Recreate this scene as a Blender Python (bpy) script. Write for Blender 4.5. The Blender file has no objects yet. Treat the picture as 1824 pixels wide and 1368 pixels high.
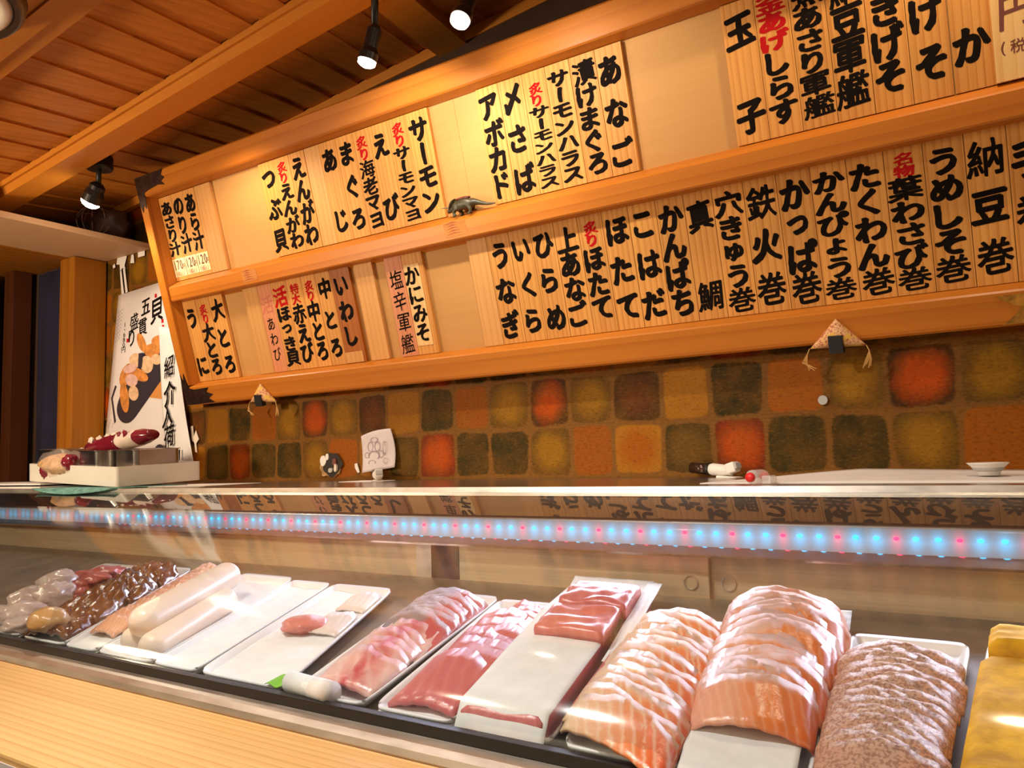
import bpy, bmesh, math, random
from mathutils import Vector, Matrix, noise as mnoise
random.seed(7)
S = bpy.context.scene
COL = S.collection
PI = math.pi

# ------------------------------------------------------------------ camera
F_PX = 1400.0
RX = Vector((0.836, 0.548, -0.030)); RY = Vector((-0.075, 0.058, -0.996)); RZ = Vector((-0.544, 0.834, 0.090))
RX.normalize(); RZ = (RZ - RX * RZ.dot(RX)).normalized(); RY = RZ.cross(RX).normalized()
cam = bpy.data.cameras.new('camera')
cam.sensor_fit = 'HORIZONTAL'; cam.sensor_width = 36.0; cam.lens = F_PX / 1824.0 * 36.0
cam.clip_start = 0.02
camo = bpy.data.objects.new('camera', cam); COL.objects.link(camo)
UPV, BK = -RY, -RZ
camo.matrix_world = Matrix(((RX.x, UPV.x, BK.x, 0), (RX.y, UPV.y, BK.y, 0), (RX.z, UPV.z, BK.z, 0), (0, 0, 0, 1)))
S.camera = camo

# ------------------------------------------------------------------ world, exposure, large lights
w = bpy.data.worlds.new('world'); S.world = w; w.use_nodes = True
w.node_tree.nodes['Background'].inputs[0].default_value = (0.30, 0.14, 0.06, 1)
w.node_tree.nodes['Background'].inputs[1].default_value = 0.14
S.view_settings.view_transform = 'Standard'; S.view_settings.look = 'None'
S.view_settings.exposure = 0.35; S.view_settings.gamma = 1.0; S.view_settings.use_curve_mapping = False
WARM = (1.0, 0.79, 0.54)

def look(o, target):
    o.rotation_euler = (Vector(target) - o.location).to_track_quat('-Z', 'Y').to_euler()

def area(name, loc, tgt, sx, sy, power, col):
    l = bpy.data.lights.new(name, 'AREA'); l.shape = 'RECTANGLE'; l.size = sx; l.size_y = sy
    l.energy = power; l.color = col
    o = bpy.data.objects.new(name, l); COL.objects.link(o); o.location = loc; look(o, tgt); return o

def spot(name, loc, tgt, power, col=WARM, angle=100, blend=0.6, rad=0.02):
    l = bpy.data.lights.new(name, 'SPOT'); l.energy = power; l.color = col
    l.spot_size = math.radians(angle); l.spot_blend = blend; l.shadow_soft_size = rad
    o = bpy.data.objects.new(name, l); COL.objects.link(o); o.location = loc; look(o, tgt); return o

area('room_fill', (-0.9, -1.1, 0.55), (-0.8, 1.2, 0.35), 1.6, 0.5, 6, WARM)  # unseen warm fill, added to brighten the scene from the front
spot('left_ceiling_fill', (-2.15, -0.10, 0.30), (-1.95, 0.95, 0.72), 46, WARM, 150, 0.8, 0.08)  # unseen light added to brighten the ceiling from the left
area('room_fill_far', (0.9, -0.5, 0.75), (-0.4, 1.2, 0.15), 0.8, 0.5, 4, WARM)  # second unseen warm fill, added from the right
spot('case_fill', (-0.75, 0.22, 0.62), (-0.55, 0.72, -0.2), 19, (1, 0.94, 0.88), 95, 0.7, 0.02)  # unseen white fill, added to even out the light on the food
spot('counter_lamp', (-1.15, 0.05, 0.72), (-0.85, 0.40, -0.25), 13, (1, 0.82, 0.58), 95, 0.7, 0.03)

# ------------------------------------------------------------------ helpers: materials
MATS = {}
def lin(c):
    return tuple((x / 12.92 if x <= 0.04045 else ((x + 0.055) / 1.055) ** 2.4) for x in [v / 255 for v in c])

class NT:
    def __init__(s, name):
        s.m = bpy.data.materials.new(name); s.m.use_nodes = True
        s.t = s.m.node_tree; s.b = s.t.nodes['Principled BSDF']; s.out = s.t.nodes['Material Output']
        MATS[name] = s.m
    def n(s, typ, **kw):
        nd = s.t.nodes.new(typ)
        for k, v in kw.items(): setattr(nd, k, v)
        return nd
    def l(s, a, b): s.t.links.new(a, b)
    def math(s, op, a, b=None, clamp=False):
        nd = s.n('ShaderNodeMath', operation=op, use_clamp=clamp)
        for i, v in enumerate((a, b)):
            if v is None: continue
            if isinstance(v, (int, float)): nd.inputs[i].default_value = v
            else: s.l(v, nd.inputs[i])
        return nd.outputs[0]
    def ramp(s, fac, stops):
        r = s.n('ShaderNodeValToRGB'); e = r.color_ramp.elements
        while len(e) < len(stops): e.new(0.5)
        for i, (p, c) in enumerate(stops):
            e[i].position = p; e[i].color = (*c, 1)
        s.l(fac, r.inputs[0]); return r.outputs[0]
    def mix(s, fac, a, b, mode='MIX'):
        m = s.n('ShaderNodeMix', data_type='RGBA', blend_type=mode)
        for sock, v in ((m.inputs[0], fac), (m.inputs[6], a), (m.inputs[7], b)):
            if isinstance(v, (int, float)): sock.default_value = v
            elif isinstance(v, tuple): sock.default_value = (*v, 1)
            else: s.l(v, sock)
        return m.outputs[2]
    def coord(s, scale=(1, 1, 1), rnd=True, kind='Object'):
        tc = s.n('ShaderNodeTexCoord'); mp = s.n('ShaderNodeMapping'); mp.inputs['Scale'].default_value = scale
        s.l(tc.outputs[kind], mp.inputs[0])
        if rnd:
            oi = s.n('ShaderNodeObjectInfo'); v = s.n('ShaderNodeVectorMath', operation='SCALE')
            v.inputs[0].default_value = (7.3, 11.1, 5.7); s.l(oi.outputs['Random'], v.inputs['Scale'])
            s.l(v.outputs[0], mp.inputs['Location'])
        return mp.outputs[0]
    def noise(s, vec, scale, detail=3, rough=0.55, dist=0.0):
        nd = s.n('ShaderNodeTexNoise'); nd.inputs['Scale'].default_value = scale
        nd.inputs['Detail'].default_value = detail; nd.inputs['Roughness'].default_value = rough
        nd.inputs['Distortion'].default_value = dist
        if vec is not None: s.l(vec, nd.inputs['Vector'])
        return nd.outputs[0]
    def bump(s, h, strength=0.2, dist=0.002):
        b = s.n('ShaderNodeBump'); b.inputs['Strength'].default_value = strength; b.inputs['Distance'].default_value = dist
        s.l(h, b.inputs['Height']); s.l(b.outputs[0], s.b.inputs['Normal'])
    def base(s, c, rough=0.5, metal=0.0, spec=None, sss=0.0):
        if isinstance(c, tuple): s.b.inputs['Base Color'].default_value = (*c, 1)
        else: s.l(c, s.b.inputs['Base Color'])
        s.b.inputs['Roughness'].default_value = rough; s.b.inputs['Metallic'].default_value = metal
        if spec is not None: s.b.inputs['Specular IOR Level'].default_value = spec
        if sss:
            s.b.inputs['Subsurface Weight'].default_value = sss
            s.b.inputs['Subsurface Radius'].default_value = (1.0, 0.4, 0.25); s.b.inputs['Subsurface Scale'].default_value = 0.006
        return s.m

def plain(name, c, rough=0.5, metal=0.0, var=0.0, vscale=20, bump=0.0, spec=None, sss=0.0):
    t = NT(name)
    if var or bump:
        v = t.noise(t.coord(), vscale, 4)
        if var:
            lo = tuple(max(0, x * (1 - var)) for x in c); hi = tuple(min(1, x * (1 + var * 0.6)) for x in c)
            col = t.ramp(v, [(0.3, lo), (0.7, hi)])
        else: col = c
        if bump: t.bump(v, bump)
    else: col = c
    return t.base(col, rough, metal, spec, sss)

def wood(name, light, dark, axis='x', grain=60, stretch=0.05, rough=0.5, rings=True, contrast=1.0, knots=False):
    t = NT(name)
    sc = [1, 1, 1]; sc['xyz'.index(axis)] = stretch
    v = t.coord(tuple(sc))
    fine = t.noise(v, grain * 2.2, 3, 0.6)
    big = t.noise(v, grain * 0.22, 2, 0.5, 0.6)
    wv = t.n('ShaderNodeTexWave', wave_type='BANDS', bands_direction={'x': 'Y', 'y': 'X', 'z': 'X'}[axis], wave_profile='SAW')
    wv.inputs['Scale'].default_value = grain * 0.19; wv.inputs['Distortion'].default_value = 9.0
    wv.inputs['Detail'].default_value = 2.0; wv.inputs['Detail Scale'].default_value = 0.25
    t.l(v, wv.inputs['Vector'])
    f = t.math('ADD', t.math('MULTIPLY', fine, 0.45), t.math('MULTIPLY', big, 0.35))
    if rings: f = t.math('ADD', f, t.math('MULTIPLY', t.math('POWER', wv.outputs['Fac'], 3.0), 0.30 * contrast))
    col = t.ramp(f, [(0.25, light), (0.42, tuple(l * 0.75 + d * 0.25 for l, d in zip(light, dark))), (0.85, dark)])
    oi = t.n('ShaderNodeObjectInfo')
    hv = t.n('ShaderNodeHueSaturation'); t.l(col, hv.inputs['Color'])
    mr = t.n('ShaderNodeMapRange'); mr.inputs['To Min'].default_value = 0.90; mr.inputs['To Max'].default_value = 1.08
    t.l(oi.outputs['Random'], mr.inputs[0]); t.l(mr.outputs[0], hv.inputs['Value'])
    t.bump(fine, 0.12, 0.001)
    return t.base(hv.outputs[0], rough, 0, 0.28)

def emit(name, c, strength):
    t = NT(name); t.b.inputs['Base Color'].default_value = (*c, 1)
    t.b.inputs['Emission Color'].default_value = (*c, 1); t.b.inputs['Emission Strength'].default_value = strength
    return t.m

# ------------------------------------------------------------------ helpers: meshes and objects
def bm_new(): return bmesh.new()
def obj(name, bm, m, parent=None, mw=None, smooth=False):
    bmesh.ops.recalc_face_normals(bm, faces=bm.faces)
    me = bpy.data.meshes.new(name); bm.to_mesh(me); bm.free()
    for x in (m if isinstance(m, (list, tuple)) else [m]): me.materials.append(x)
    if smooth:
        for p in me.polygons: p.use_smooth = True
    o = bpy.data.objects.new(name, me); COL.objects.link(o)
    if mw is not None: o.matrix_world = mw
    if parent is not None:
        o.parent = parent
        o.matrix_parent_inverse = Matrix.Identity(4)
        if mw is not None: o.matrix_basis = parent.matrix_world.inverted() @ mw
    return o
def part_world(name, bm, m, parent, smooth=False):
    """bm in world coordinates; parent is an empty with a world matrix"""
    bmesh.ops.transform(bm, matrix=parent['_mw'].inverted() if False else WM[parent.name].inverted(), verts=bm.verts)
    o = obj(name, bm, m, None, None, smooth); o.parent = parent; WM[o.name] = WM[parent.name].copy(); return o
WM = {}
def tag(o, label, cat, group=None):
    o['label'] = label; o['category'] = cat
    if group: o['group'] = group
    return o
def struct(o): o['kind'] = 'structure'; return o
def thing(name, label, cat, mw=None, group=None):
    o = bpy.data.objects.new(name, None); COL.objects.link(o); o.empty_display_size = 0.02
    mw = mw if mw is not None else Matrix.Identity(4)
    o.matrix_world = mw; WM[o.name] = mw.copy()
    return tag(o, label, cat, group)
def child(name, bm, m, parent, smooth=False):
    """bm in the parent's own coordinates"""
    o = obj(name, bm, m, None, None, smooth); o.parent = parent
    return o
def frame(o, x, y):
    x = Vector(x).normalized(); z = x.cross(Vector(y)).normalized(); y = z.cross(x)
    return Matrix(((x.x, y.x, z.x, o[0]), (x.y, y.y, z.y, o[1]), (x.z, y.z, z.z, o[2]), (0, 0, 0, 1)))
def T(x, y, z): return Matrix.Translation((x, y, z))

def box(bm, x0, x1, y0, y1, z0, z1, bev=0.0, mw=None, mi=0):
    r = bmesh.ops.create_cube(bm, size=1.0)
    vs = r['verts']
    for v in vs:
        v.co = Vector(((x0 + x1) / 2 + v.co.x * (x1 - x0), (y0 + y1) / 2 + v.co.y * (y1 - y0), (z0 + z1) / 2 + v.co.z * (z1 - z0)))
    fs = list({f for v in vs for f in v.link_faces})
    if bev:
        es = list({e for v in vs for e in v.link_edges})
        g = bmesh.ops.bevel(bm, geom=es, offset=bev, segments=2, affect='EDGES', profile=0.6)
        fs = g['faces'] + [f for f in fs if f.is_valid]
        vs = list({v for f in fs for v in f.verts})
    if mw is not None: bmesh.ops.transform(bm, matrix=mw, verts=vs)
    for f in fs:
        if f.is_valid: f.material_index = mi
    return vs
def prism(bm, pts, z0, z1, mw=None, mi=0):
    a = [bm.verts.new((p[0], p[1], z0)) for p in pts]; b = [bm.verts.new((p[0], p[1], z1)) for p in pts]
    n = len(pts); fs = [bm.faces.new(a[::-1]), bm.faces.new(b)]
    for i in range(n): fs.append(bm.faces.new((a[i], a[(i + 1) % n], b[(i + 1) % n], b[i])))
    for f in fs: f.material_index = mi
    if mw is not None: bmesh.ops.transform(bm, matrix=mw, verts=a + b)
def flat(bm, pts, z=0.0, mi=0):
    f = bm.faces.new([bm.verts.new((p[0], p[1], z)) for p in pts]); f.material_index = mi
def lathe(bm, prof, n=24, mw=None, mi=0, cap=True):
    rings = []
    for r, z in prof:
        rings.append([bm.verts.new((r * math.cos(2 * PI * i / n), r * math.sin(2 * PI * i / n), z)) for i in range(n)])
    for a, b in zip(rings, rings[1:]):
        for i in range(n):
            f = bm.faces.new((a[i], a[(i + 1) % n], b[(i + 1) % n], b[i])); f.material_index = mi
    if cap:
        for rg in (rings[0], rings[-1]):
            f = bm.faces.new(rg); f.material_index = mi
    if mw is not None: bmesh.ops.transform(bm, matrix=mw, verts=[v for r in rings for v in r])
def tube(bm, pts, rad, n=8, mi=0):
    pts = [Vector(p) for p in pts]; rings = []
    for i, p in enumerate(pts):
        d = (pts[min(i + 1, len(pts) - 1)] - pts[max(i - 1, 0)]).normalized()
        a = d.cross(Vector((0, 0, 1)));
        if a.length < 0.1: a = d.cross(Vector((1, 0, 0)))
        a.normalize(); b = d.cross(a)
        r = rad[i] if isinstance(rad, (list, tuple)) else rad
        rings.append([bm.verts.new(p + a * r * math.cos(2 * PI * k / n) + b * r * math.sin(2 * PI * k / n)) for k in range(n)])
    for a, b in zip(rings, rings[1:]):
        for i in range(n):
            f = bm.faces.new((a[i], a[(i + 1) % n], b[(i + 1) % n], b[i])); f.material_index = mi
    for rg in (rings[0], rings[-1]):
        f = bm.faces.new(rg); f.material_index = mi
def slab(bm, fn, nu, nv, thick, nrm=Vector((0, 0, 1)), uvs=True):
    """closed sheet: fn(u, v) gives the top surface, thick below it"""
    tp = [[bm.verts.new(fn(i / nu, j / nv)) for j in range(nv + 1)] for i in range(nu + 1)]
    bt = [[bm.verts.new(tp[i][j].co - nrm * (thick(i / nu, j / nv) if callable(thick) else thick)) for j in range(nv + 1)] for i in range(nu + 1)]
    uvl = bm.loops.layers.uv.verify() if uvs else None
    def q(vs, uv):
        f = bm.faces.new(vs)
        if uvl:
            for lp, c in zip(f.loops, uv): lp[uvl].uv = c
    for i in range(nu):
        for j in range(nv):
            uv = [(i / nu, j / nv), ((i + 1) / nu, j / nv), ((i + 1) / nu, (j + 1) / nv), (i / nu, (j + 1) / nv)]
            q((tp[i][j], tp[i + 1][j], tp[i + 1][j + 1], tp[i][j + 1]), uv)
            q((bt[i][j + 1], bt[i + 1][j + 1], bt[i + 1][j], bt[i][j]), uv[::-1])
    for i in range(nu):
        for j, fl in ((0, False), (nv, True)):
            vs = (tp[i][j], bt[i][j], bt[i + 1][j], tp[i + 1][j]); uv = [(i / nu, j / nv)] * 2 + [((i + 1) / nu, j / nv)] * 2
            q(vs if not fl else vs[::-1], uv if not fl else uv[::-1])
    for j in range(nv):
        for i, fl in ((0, True), (nu, False)):
            vs = (tp[i][j], bt[i][j], bt[i][j + 1], tp[i][j + 1]); uv = [(i / nu, j / nv)] * 2 + [(i / nu, (j + 1) / nv)] * 2
            q(vs if not fl else vs[::-1], uv if not fl else uv[::-1])
def blob(bm, c, r, seed=0, amp=0.2, freq=2.0, mw=None, sub=3):
    g = bmesh.ops.create_icosphere(bm, subdivisions=sub, radius=1.0)
    for v in g['verts']:
        k = 1 + amp * mnoise.noise(v.co * freq + Vector((seed * 3.1, seed, 0)))
        v.co = Vector((v.co.x * r[0] * k, v.co.y * r[1] * k, v.co.z * r[2] * k))
    if mw is not None: bmesh.ops.transform(bm, matrix=mw, verts=g['verts'])
    bmesh.ops.translate(bm, vec=Vector(c), verts=g['verts'])
    return g['verts']

# ------------------------------------------------------------------ lettering
GL = {}
def glyph(ch):
    if ch in GL: return GL[ch]
    cu = bpy.data.curves.new('glyph', 'FONT'); cu.body = ch; cu.dimensions = '2D'; cu.fill_mode = 'FRONT'; cu.resolution_u = 3
    o = bpy.data.objects.new('glyph', cu); COL.objects.link(o)
    me = bpy.data.meshes.new_from_object(o.evaluated_get(bpy.context.evaluated_depsgraph_get()))
    vs = [v.co.copy() for v in me.vertices]; fs = [tuple(p.vertices) for p in me.polygons]
    if vs:
        if ord(ch) < 256:
            cx = (min(v.x for v in vs) + max(v.x for v in vs)) / 2; cy = (min(v.y for v in vs) + max(v.y for v in vs)) / 2
        else:
            em = 0.5
            cx = (min(v.x for v in vs) + max(v.x for v in vs)) / 2; cy = (min(v.y for v in vs) + max(v.y for v in vs)) / 2
            h = max(max(v.x for v in vs) - min(v.x for v in vs), max(v.y for v in vs) - min(v.y for v in vs))
        vs = [Vector((v.x - cx, v.y - cy, 0)) for v in vs]
    bpy.data.objects.remove(o); bpy.data.curves.remove(cu); bpy.data.meshes.remove(me)
    GL[ch] = (vs, fs); return GL[ch]
SMALL = 'っゅょゃッュョャ'
def put_glyph(bm, ch, x, y, sx, sy, z=0.0, weight=0.035, slant=0.10, rot=0.0, jit=0.0):
    vs, fs = glyph(ch)
    if not vs: return
    kanji = 0x4e00 <= ord(ch) <= 0x9fff
    wgt = weight * ((0.52 if len(vs) > 95 else 0.74 if len(vs) > 50 else 1.0) if kanji else 1.10)
    vert = ch == 'ー'
    k = 1.0
    ca, sa = math.cos(rot), math.sin(rot)
    offs = [(0, 0)]
    if weight > 0:
        offs = []
        for i in range(8):
            a = 2 * PI * i / 8
            ex, ey = math.cos(a) * wgt * 1.25, math.sin(a) * wgt * 0.6      # a slanted nib
            offs.append((ex * 0.78 - ey * 0.62, ex * -0.62 - ey * 0.78))
    for n, (ox, oy) in enumerate(offs):
        nv = []
        for v in vs:
            px, py = v.x, v.y
            if vert: px, py = -py * 1.0, -px
            px = px + ox + (mnoise.noise(Vector((px * 4 + x * 90, py * 4, n * 0.0))) * 0.05 if weight > 0 else 0)
            py = py + oy + slant * px
            px, py = px * ca - py * sa, px * sa + py * ca
            nv.append(bm.verts.new((x + px * sx * k, y + py * sy * k, z + n * 0.00001)))
        for f in fs:
            try: bm.faces.new([nv[i] for i in f])
            except ValueError: pass
def column(bm, text, x, y0, y1, size, z=0, weight=0.035, ssx=0.92, slant=0.10, drift=0.0):
    """characters stacked from y0 (top) down to y1"""
    n = len(text); p = (y0 - y1) / n
    sy = min(size * 1.05, p * 1.06)
    for i, ch in enumerate(text):
        k = 0.9 if ch in SMALL else 1.0
        put_glyph(bm, ch, x + drift * (i - n / 2) + random.uniform(-.03, .03) * size, y0 - p * (i + 0.5), size * ssx * k, sy * k, z, weight, slant, random.uniform(-.05, .05))
def row_text(bm, text, x, y, size, z=0, weight=0.0, pitch=0.6, sx=0.8):
    for i, ch in enumerate(text): put_glyph(bm, ch, x + i * size * pitch, y, size * sx, size, z, weight, 0.0)

# ------------------------------------------------------------------ materials
M_FRAME = wood('frame wood', (0.56, 0.185, 0.020), (0.38, 0.105, 0.008), 'x', 55, 0.03, 0.36)
M_FRAMEV = wood('frame wood upright', (0.56, 0.185, 0.020), (0.38, 0.105, 0.008), 'y', 55, 0.03, 0.36)
M_PLQ = wood('plaque wood', (0.76, 0.365, 0.090), (0.44, 0.145, 0.018), 'y', 150, 0.018, 0.55)
M_PLQ_PALE = wood('pale plaque wood', (0.70, 0.36, 0.115), (0.56, 0.24, 0.06), 'y', 110, 0.03, 0.5)
M_PLQ_PINK = wood('pink plaque wood', (0.66, 0.26, 0.125), (0.50, 0.16, 0.065), 'y', 110, 0.03, 0.5)
M_PLQ_RED = wood('reddish plaque wood', (0.44, 0.13, 0.014), (0.26, 0.060, 0.006), 'y', 110, 0.03, 0.45)
M_PLQ_LIGHT = wood('light plaque wood', (0.86, 0.57, 0.25), (0.72, 0.38, 0.12), 'y', 110, 0.03, 0.5)
M_PLY = wood('plywood back', (0.52, 0.270, 0.085), (0.45, 0.215, 0.060), 'x', 90, 0.04, 0.6, rings=False)
M_CEIL = wood('ceiling cedar', (0.54, 0.185, 0.020), (0.26, 0.062, 0.004), 'y', 60, 0.022, 0.55, contrast=0.55)
M_BEAM = wood('beam wood', (0.55, 0.195, 0.018), (0.40, 0.115, 0.007), 'x', 40, 0.03, 0.5, rings=False)
M_POST = wood('post wood', (0.44, 0.155, 0.010), (0.25, 0.07, 0.004), 'z', 40, 0.03, 0.5)
M_COUNTER = wood('counter wood', (0.80, 0.50, 0.20), (0.52, 0.26, 0.07), 'x', 170, 0.008, 0.42)
M_INK = plain('black ink', (0.008, 0.005, 0.004), 0.9, spec=0.08)
M_RED = plain('red ink', (0.46, 0.008, 0.010), 0.9, spec=0.1)
M_FADE = plain('faded red ink', (0.55, 0.14, 0.08), 0.6)
M_BROWN = plain('brown ink', (0.16, 0.035, 0.02), 0.6)
M_STICK = plain('cream sticker paper', (0.86, 0.68, 0.36), 0.6)
M_PAPER = plain('white paper', (0.80, 0.76, 0.73), 0.75, var=0.08, vscale=12)
M_POSTER = plain('poster paper', (0.74, 0.66, 0.64), 0.5, var=0.05, vscale=6)
M_WETPAPER = plain('absorbent white sheet', (0.80, 0.82, 0.82), 0.8, var=0.06, vscale=60, bump=0.1)
M_IRON = plain('dark iron', (0.045, 0.018, 0.010), 0.45, 0.6, var=0.5, vscale=60, bump=0.4)
M_GOLD = plain('gold fitting', (0.62, 0.30, 0.05), 0.4, 0.7, var=0.5, vscale=90, bump=0.5)
M_BLACK = plain('black metal', (0.012, 0.009, 0.008), 0.4, 0.3)
M_RUB = plain('black rubber', (0.008, 0.006, 0.006), 0.45)
M_NAVY = plain('navy cloth', (0.011, 0.009, 0.034), 0.9, var=0.3, vscale=8)
M_WPLAST = plain('white plastic', (0.82, 0.77, 0.70), 0.4, var=0.05, vscale=8)
M_TRAY = plain('white food tray', (0.82, 0.84, 0.86), 0.3, var=0.04, vscale=10)
M_TEAL = plain('teal cloth', (0.14, 0.34, 0.31), 0.8, var=0.6, vscale=90, bump=0.4)
M_BAGRED = plain('maroon film', (0.23, 0.012, 0.03), 0.2, var=0.4, vscale=14)
M_BAGWHITE = plain('pale film', (0.80, 0.66, 0.56), 0.2, var=0.2, vscale=14)
M_FLAKES = plain('beige shavings', (0.72, 0.42, 0.20), 0.5, var=0.4, vscale=60, bump=0.8)
M_DARKPLAST = plain('dark tube', (0.06, 0.03, 0.02), 0.2, 0.6)
M_DINO = plain('olive toy plastic', (0.060, 0.048, 0.022), 0.4, var=0.6, vscale=90, bump=0.4)
M_DINORED = plain('red brown toy paint', (0.17, 0.030, 0.016), 0.4, var=0.5, vscale=90)
M_HORN = plain('toy horn', (0.20, 0.15, 0.09), 0.4)
M_GREEN = plain('green plastic leaf', (0.22, 0.55, 0.05), 0.4)
M_GREY = plain('grey disc', (0.45, 0.43, 0.40), 0.5)
M_RIM = plain('dark brown rim', (0.05, 0.022, 0.012), 0.35)
M_SHADE = plain('cream shade', (0.80, 0.68, 0.56), 0.5)

def metal(name, c, rough, sc=(1, 1, 1), bump=0.1):
    t = NT(name); v = t.coord(sc, rnd=False); nz = t.noise(v, 60, 4, 0.6)
    rr = t.n('ShaderNodeMapRange'); rr.inputs['To Min'].default_value = rough * 0.75; rr.inputs['To Max'].default_value = rough * 1.3
    t.l(nz, rr.inputs[0]); t.l(rr.outputs[0], t.b.inputs['Roughness']); t.bump(nz, bump, 0.001)
    t.base(t.ramp(nz, [(0.3, tuple(x * 0.85 for x in c)), (0.7, c)]), rough, 1.0)
    t.l(rr.outputs[0], t.b.inputs['Roughness']); t.b.inputs['Metallic'].default_value = 0.7 if name == 'brushed steel' else 1.0
    return t.m
M_STEEL = metal('brushed steel', (0.80, 0.62, 0.40), 0.46, (0.06, 1, 6))
M_LEDGE = metal('worn steel', (0.62, 0.55, 0.50), 0.22, (0.5, 1, 1))
M_RAIL = metal('rail steel', (0.78, 0.70, 0.60), 0.42, (0.3, 1, 1), 0.25)
M_PAN = metal('pan steel', (0.62, 0.57, 0.52), 0.22, (1, 1, 0.1))

def tile_mat():
    t = NT('patterned tile paper')
    uv = t.n('ShaderNodeUVMap'); sep = t.n('ShaderNodeSeparateXYZ'); t.l(uv.outputs[0], sep.inputs[0])
    oc = t.coord(rnd=False); n1 = t.noise(oc, 22, 5, 0.65); n2 = t.noise(t.coord((0.6, 1, 1.6), rnd=False), 190, 6, 0.8); n3 = t.noise(oc, 9, 2)
    def ax(o): return t.math('MULTIPLY', t.math('ABSOLUTE', t.math('SUBTRACT', o, 0.5)), 2.0)
    ux, uy = ax(sep.outputs[0]), ax(sep.outputs[1])
    d = t.math('POWER', t.math('ADD', t.math('POWER', ux, 7), t.math('POWER', uy, 7)), 1 / 7)
    rr = t.math('SQRT', t.math('ADD', t.math('POWER', ux, 2), t.math('POWER', uy, 2)))
    wob = t.math('MULTIPLY', t.math('SUBTRACT', n1, 0.5), 0.18)
    wob2 = t.math('MULTIPLY', t.math('SUBTRACT', n2, 0.5), 0.10)
    dd = t.math('ADD', t.math('ADD', d, wob), wob2)
    at = t.n('ShaderNodeAttribute', attribute_name='tile'); ag = t.n('ShaderNodeAttribute', attribute_name='glow')
    gl = t.ramp(t.math('ADD', rr, t.math('MULTIPLY', t.math('SUBTRACT', n1, 0.5), 0.9)), [(0.42, (1, 1, 1)), (0.98, (0, 0, 0))])
    c = t.mix(gl, at.outputs[0], ag.outputs[0])
    c = t.mix(t.ramp(n1, [(0.38, (0, 0, 0)), (0.70, (0.75,) * 3)]), c, t.mix(0.5, c, (0.24, 0.085, 0.006)))
    c = t.mix(t.ramp(n2, [(0.34, (0.65,) * 3), (0.48, (0, 0, 0))]), c, (0.022, 0.010, 0.001))
    c = t.mix(t.ramp(n2, [(0.54, (0, 0, 0)), (0.74, (0.6,) * 3)]), c, (0.36, 0.165, 0.014))
    g = t.ramp(dd, [(0.87, (0, 0, 0)), (0.95, (1, 1, 1))])
    gc = t.ramp(n2, [(0.3, (0.10, 0.038, 0.005)), (0.7, (0.25, 0.105, 0.016))])
    c = t.mix(g, c, gc)
    t.bump(t.math('ADD', n2, t.math('MULTIPLY', g, 0.5)), 0.25, 0.001)
    return t.base(c, 0.6, 0, 0.12)
M_TILE = tile_mat()

def glass_mat(name, rough, k, dirtk):
    t = NT(name)
    fr = t.n('ShaderNodeFresnel'); fr.inputs['IOR'].default_value = 1.5
    geo = t.n('ShaderNodeNewGeometry')
    ior = t.n('ShaderNodeMix', data_type='FLOAT'); t.l(geo.outputs['Backfacing'], ior.inputs[0])
    ior.inputs[2].default_value = 1.5; ior.inputs[3].default_value = 1 / 1.5
    t.l(ior.outputs[0], fr.inputs['IOR'])
    fac = t.math('MULTIPLY', fr.outputs[0], k, True)
    tr = t.n('ShaderNodeBsdfTransparent'); tr.inputs[0].default_value = (0.95, 0.97, 0.97, 1)
    gl = t.n('ShaderNodeBsdfGlossy'); gl.inputs['Roughness'].default_value = rough
    df = t.n('ShaderNodeBsdfDiffuse'); df.inputs[0].default_value = (0.8, 0.8, 0.8, 1)
    tl = t.n('ShaderNodeBsdfTranslucent'); tl.inputs[0].default_value = (0.8, 0.8, 0.85, 1)
    v = t.coord((0.25, 1, 1), rnd=False); nz = t.noise(v, 9, 4, 0.7, 0.5)
    dirt = t.math('MULTIPLY', t.math('POWER', nz, 2.0), dirtk)
    ad = t.n('ShaderNodeMixShader'); ad.inputs[0].default_value = 0.5; t.l(df.outputs[0], ad.inputs[1]); t.l(tl.outputs[0], ad.inputs[2])
    m1 = t.n('ShaderNodeMixShader'); t.l(dirt, m1.inputs[0]); t.l(tr.outputs[0], m1.inputs[1]); t.l(ad.outputs[0], m1.inputs[2])
    m2 = t.n('ShaderNodeMixShader'); t.l(fac, m2.inputs[0]); t.l(m1.outputs[0], m2.inputs[1]); t.l(gl.outputs[0], m2.inputs[2])
    t.l(m2.outputs[0], t.out.inputs[0]); return t.m
M_GLASS = glass_mat('smeared front glass', 0.09, 1.4, 0.07)
M_GLASST = glass_mat('clear top glass', 0.012, 1.8, 0.06)
def clear_mat(name, tint, a):
    t = NT(name); tr = t.n('ShaderNodeBsdfTransparent'); tr.inputs[0].default_value = (*tint, 1)
    t.b.inputs['Base Color'].default_value = (*tint, 1); t.b.inputs['Roughness'].default_value = 0.1
    m = t.n('ShaderNodeMixShader'); m.inputs[0].default_value = a
    t.l(tr.outputs[0], m.inputs[1]); t.l(t.b.outputs[0], m.inputs[2]); t.l(m.outputs[0], t.out.inputs[0]); return t.m
M_LENS = clear_mat('clear lamp lens', (0.88, 0.94, 0.98), 0.07)
M_FILM = clear_mat('clear plastic film', (0.97, 0.93, 0.88), 0.16)
M_CLEARP = clear_mat('clear plastic', (0.97, 0.95, 0.93), 0.4)

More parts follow.
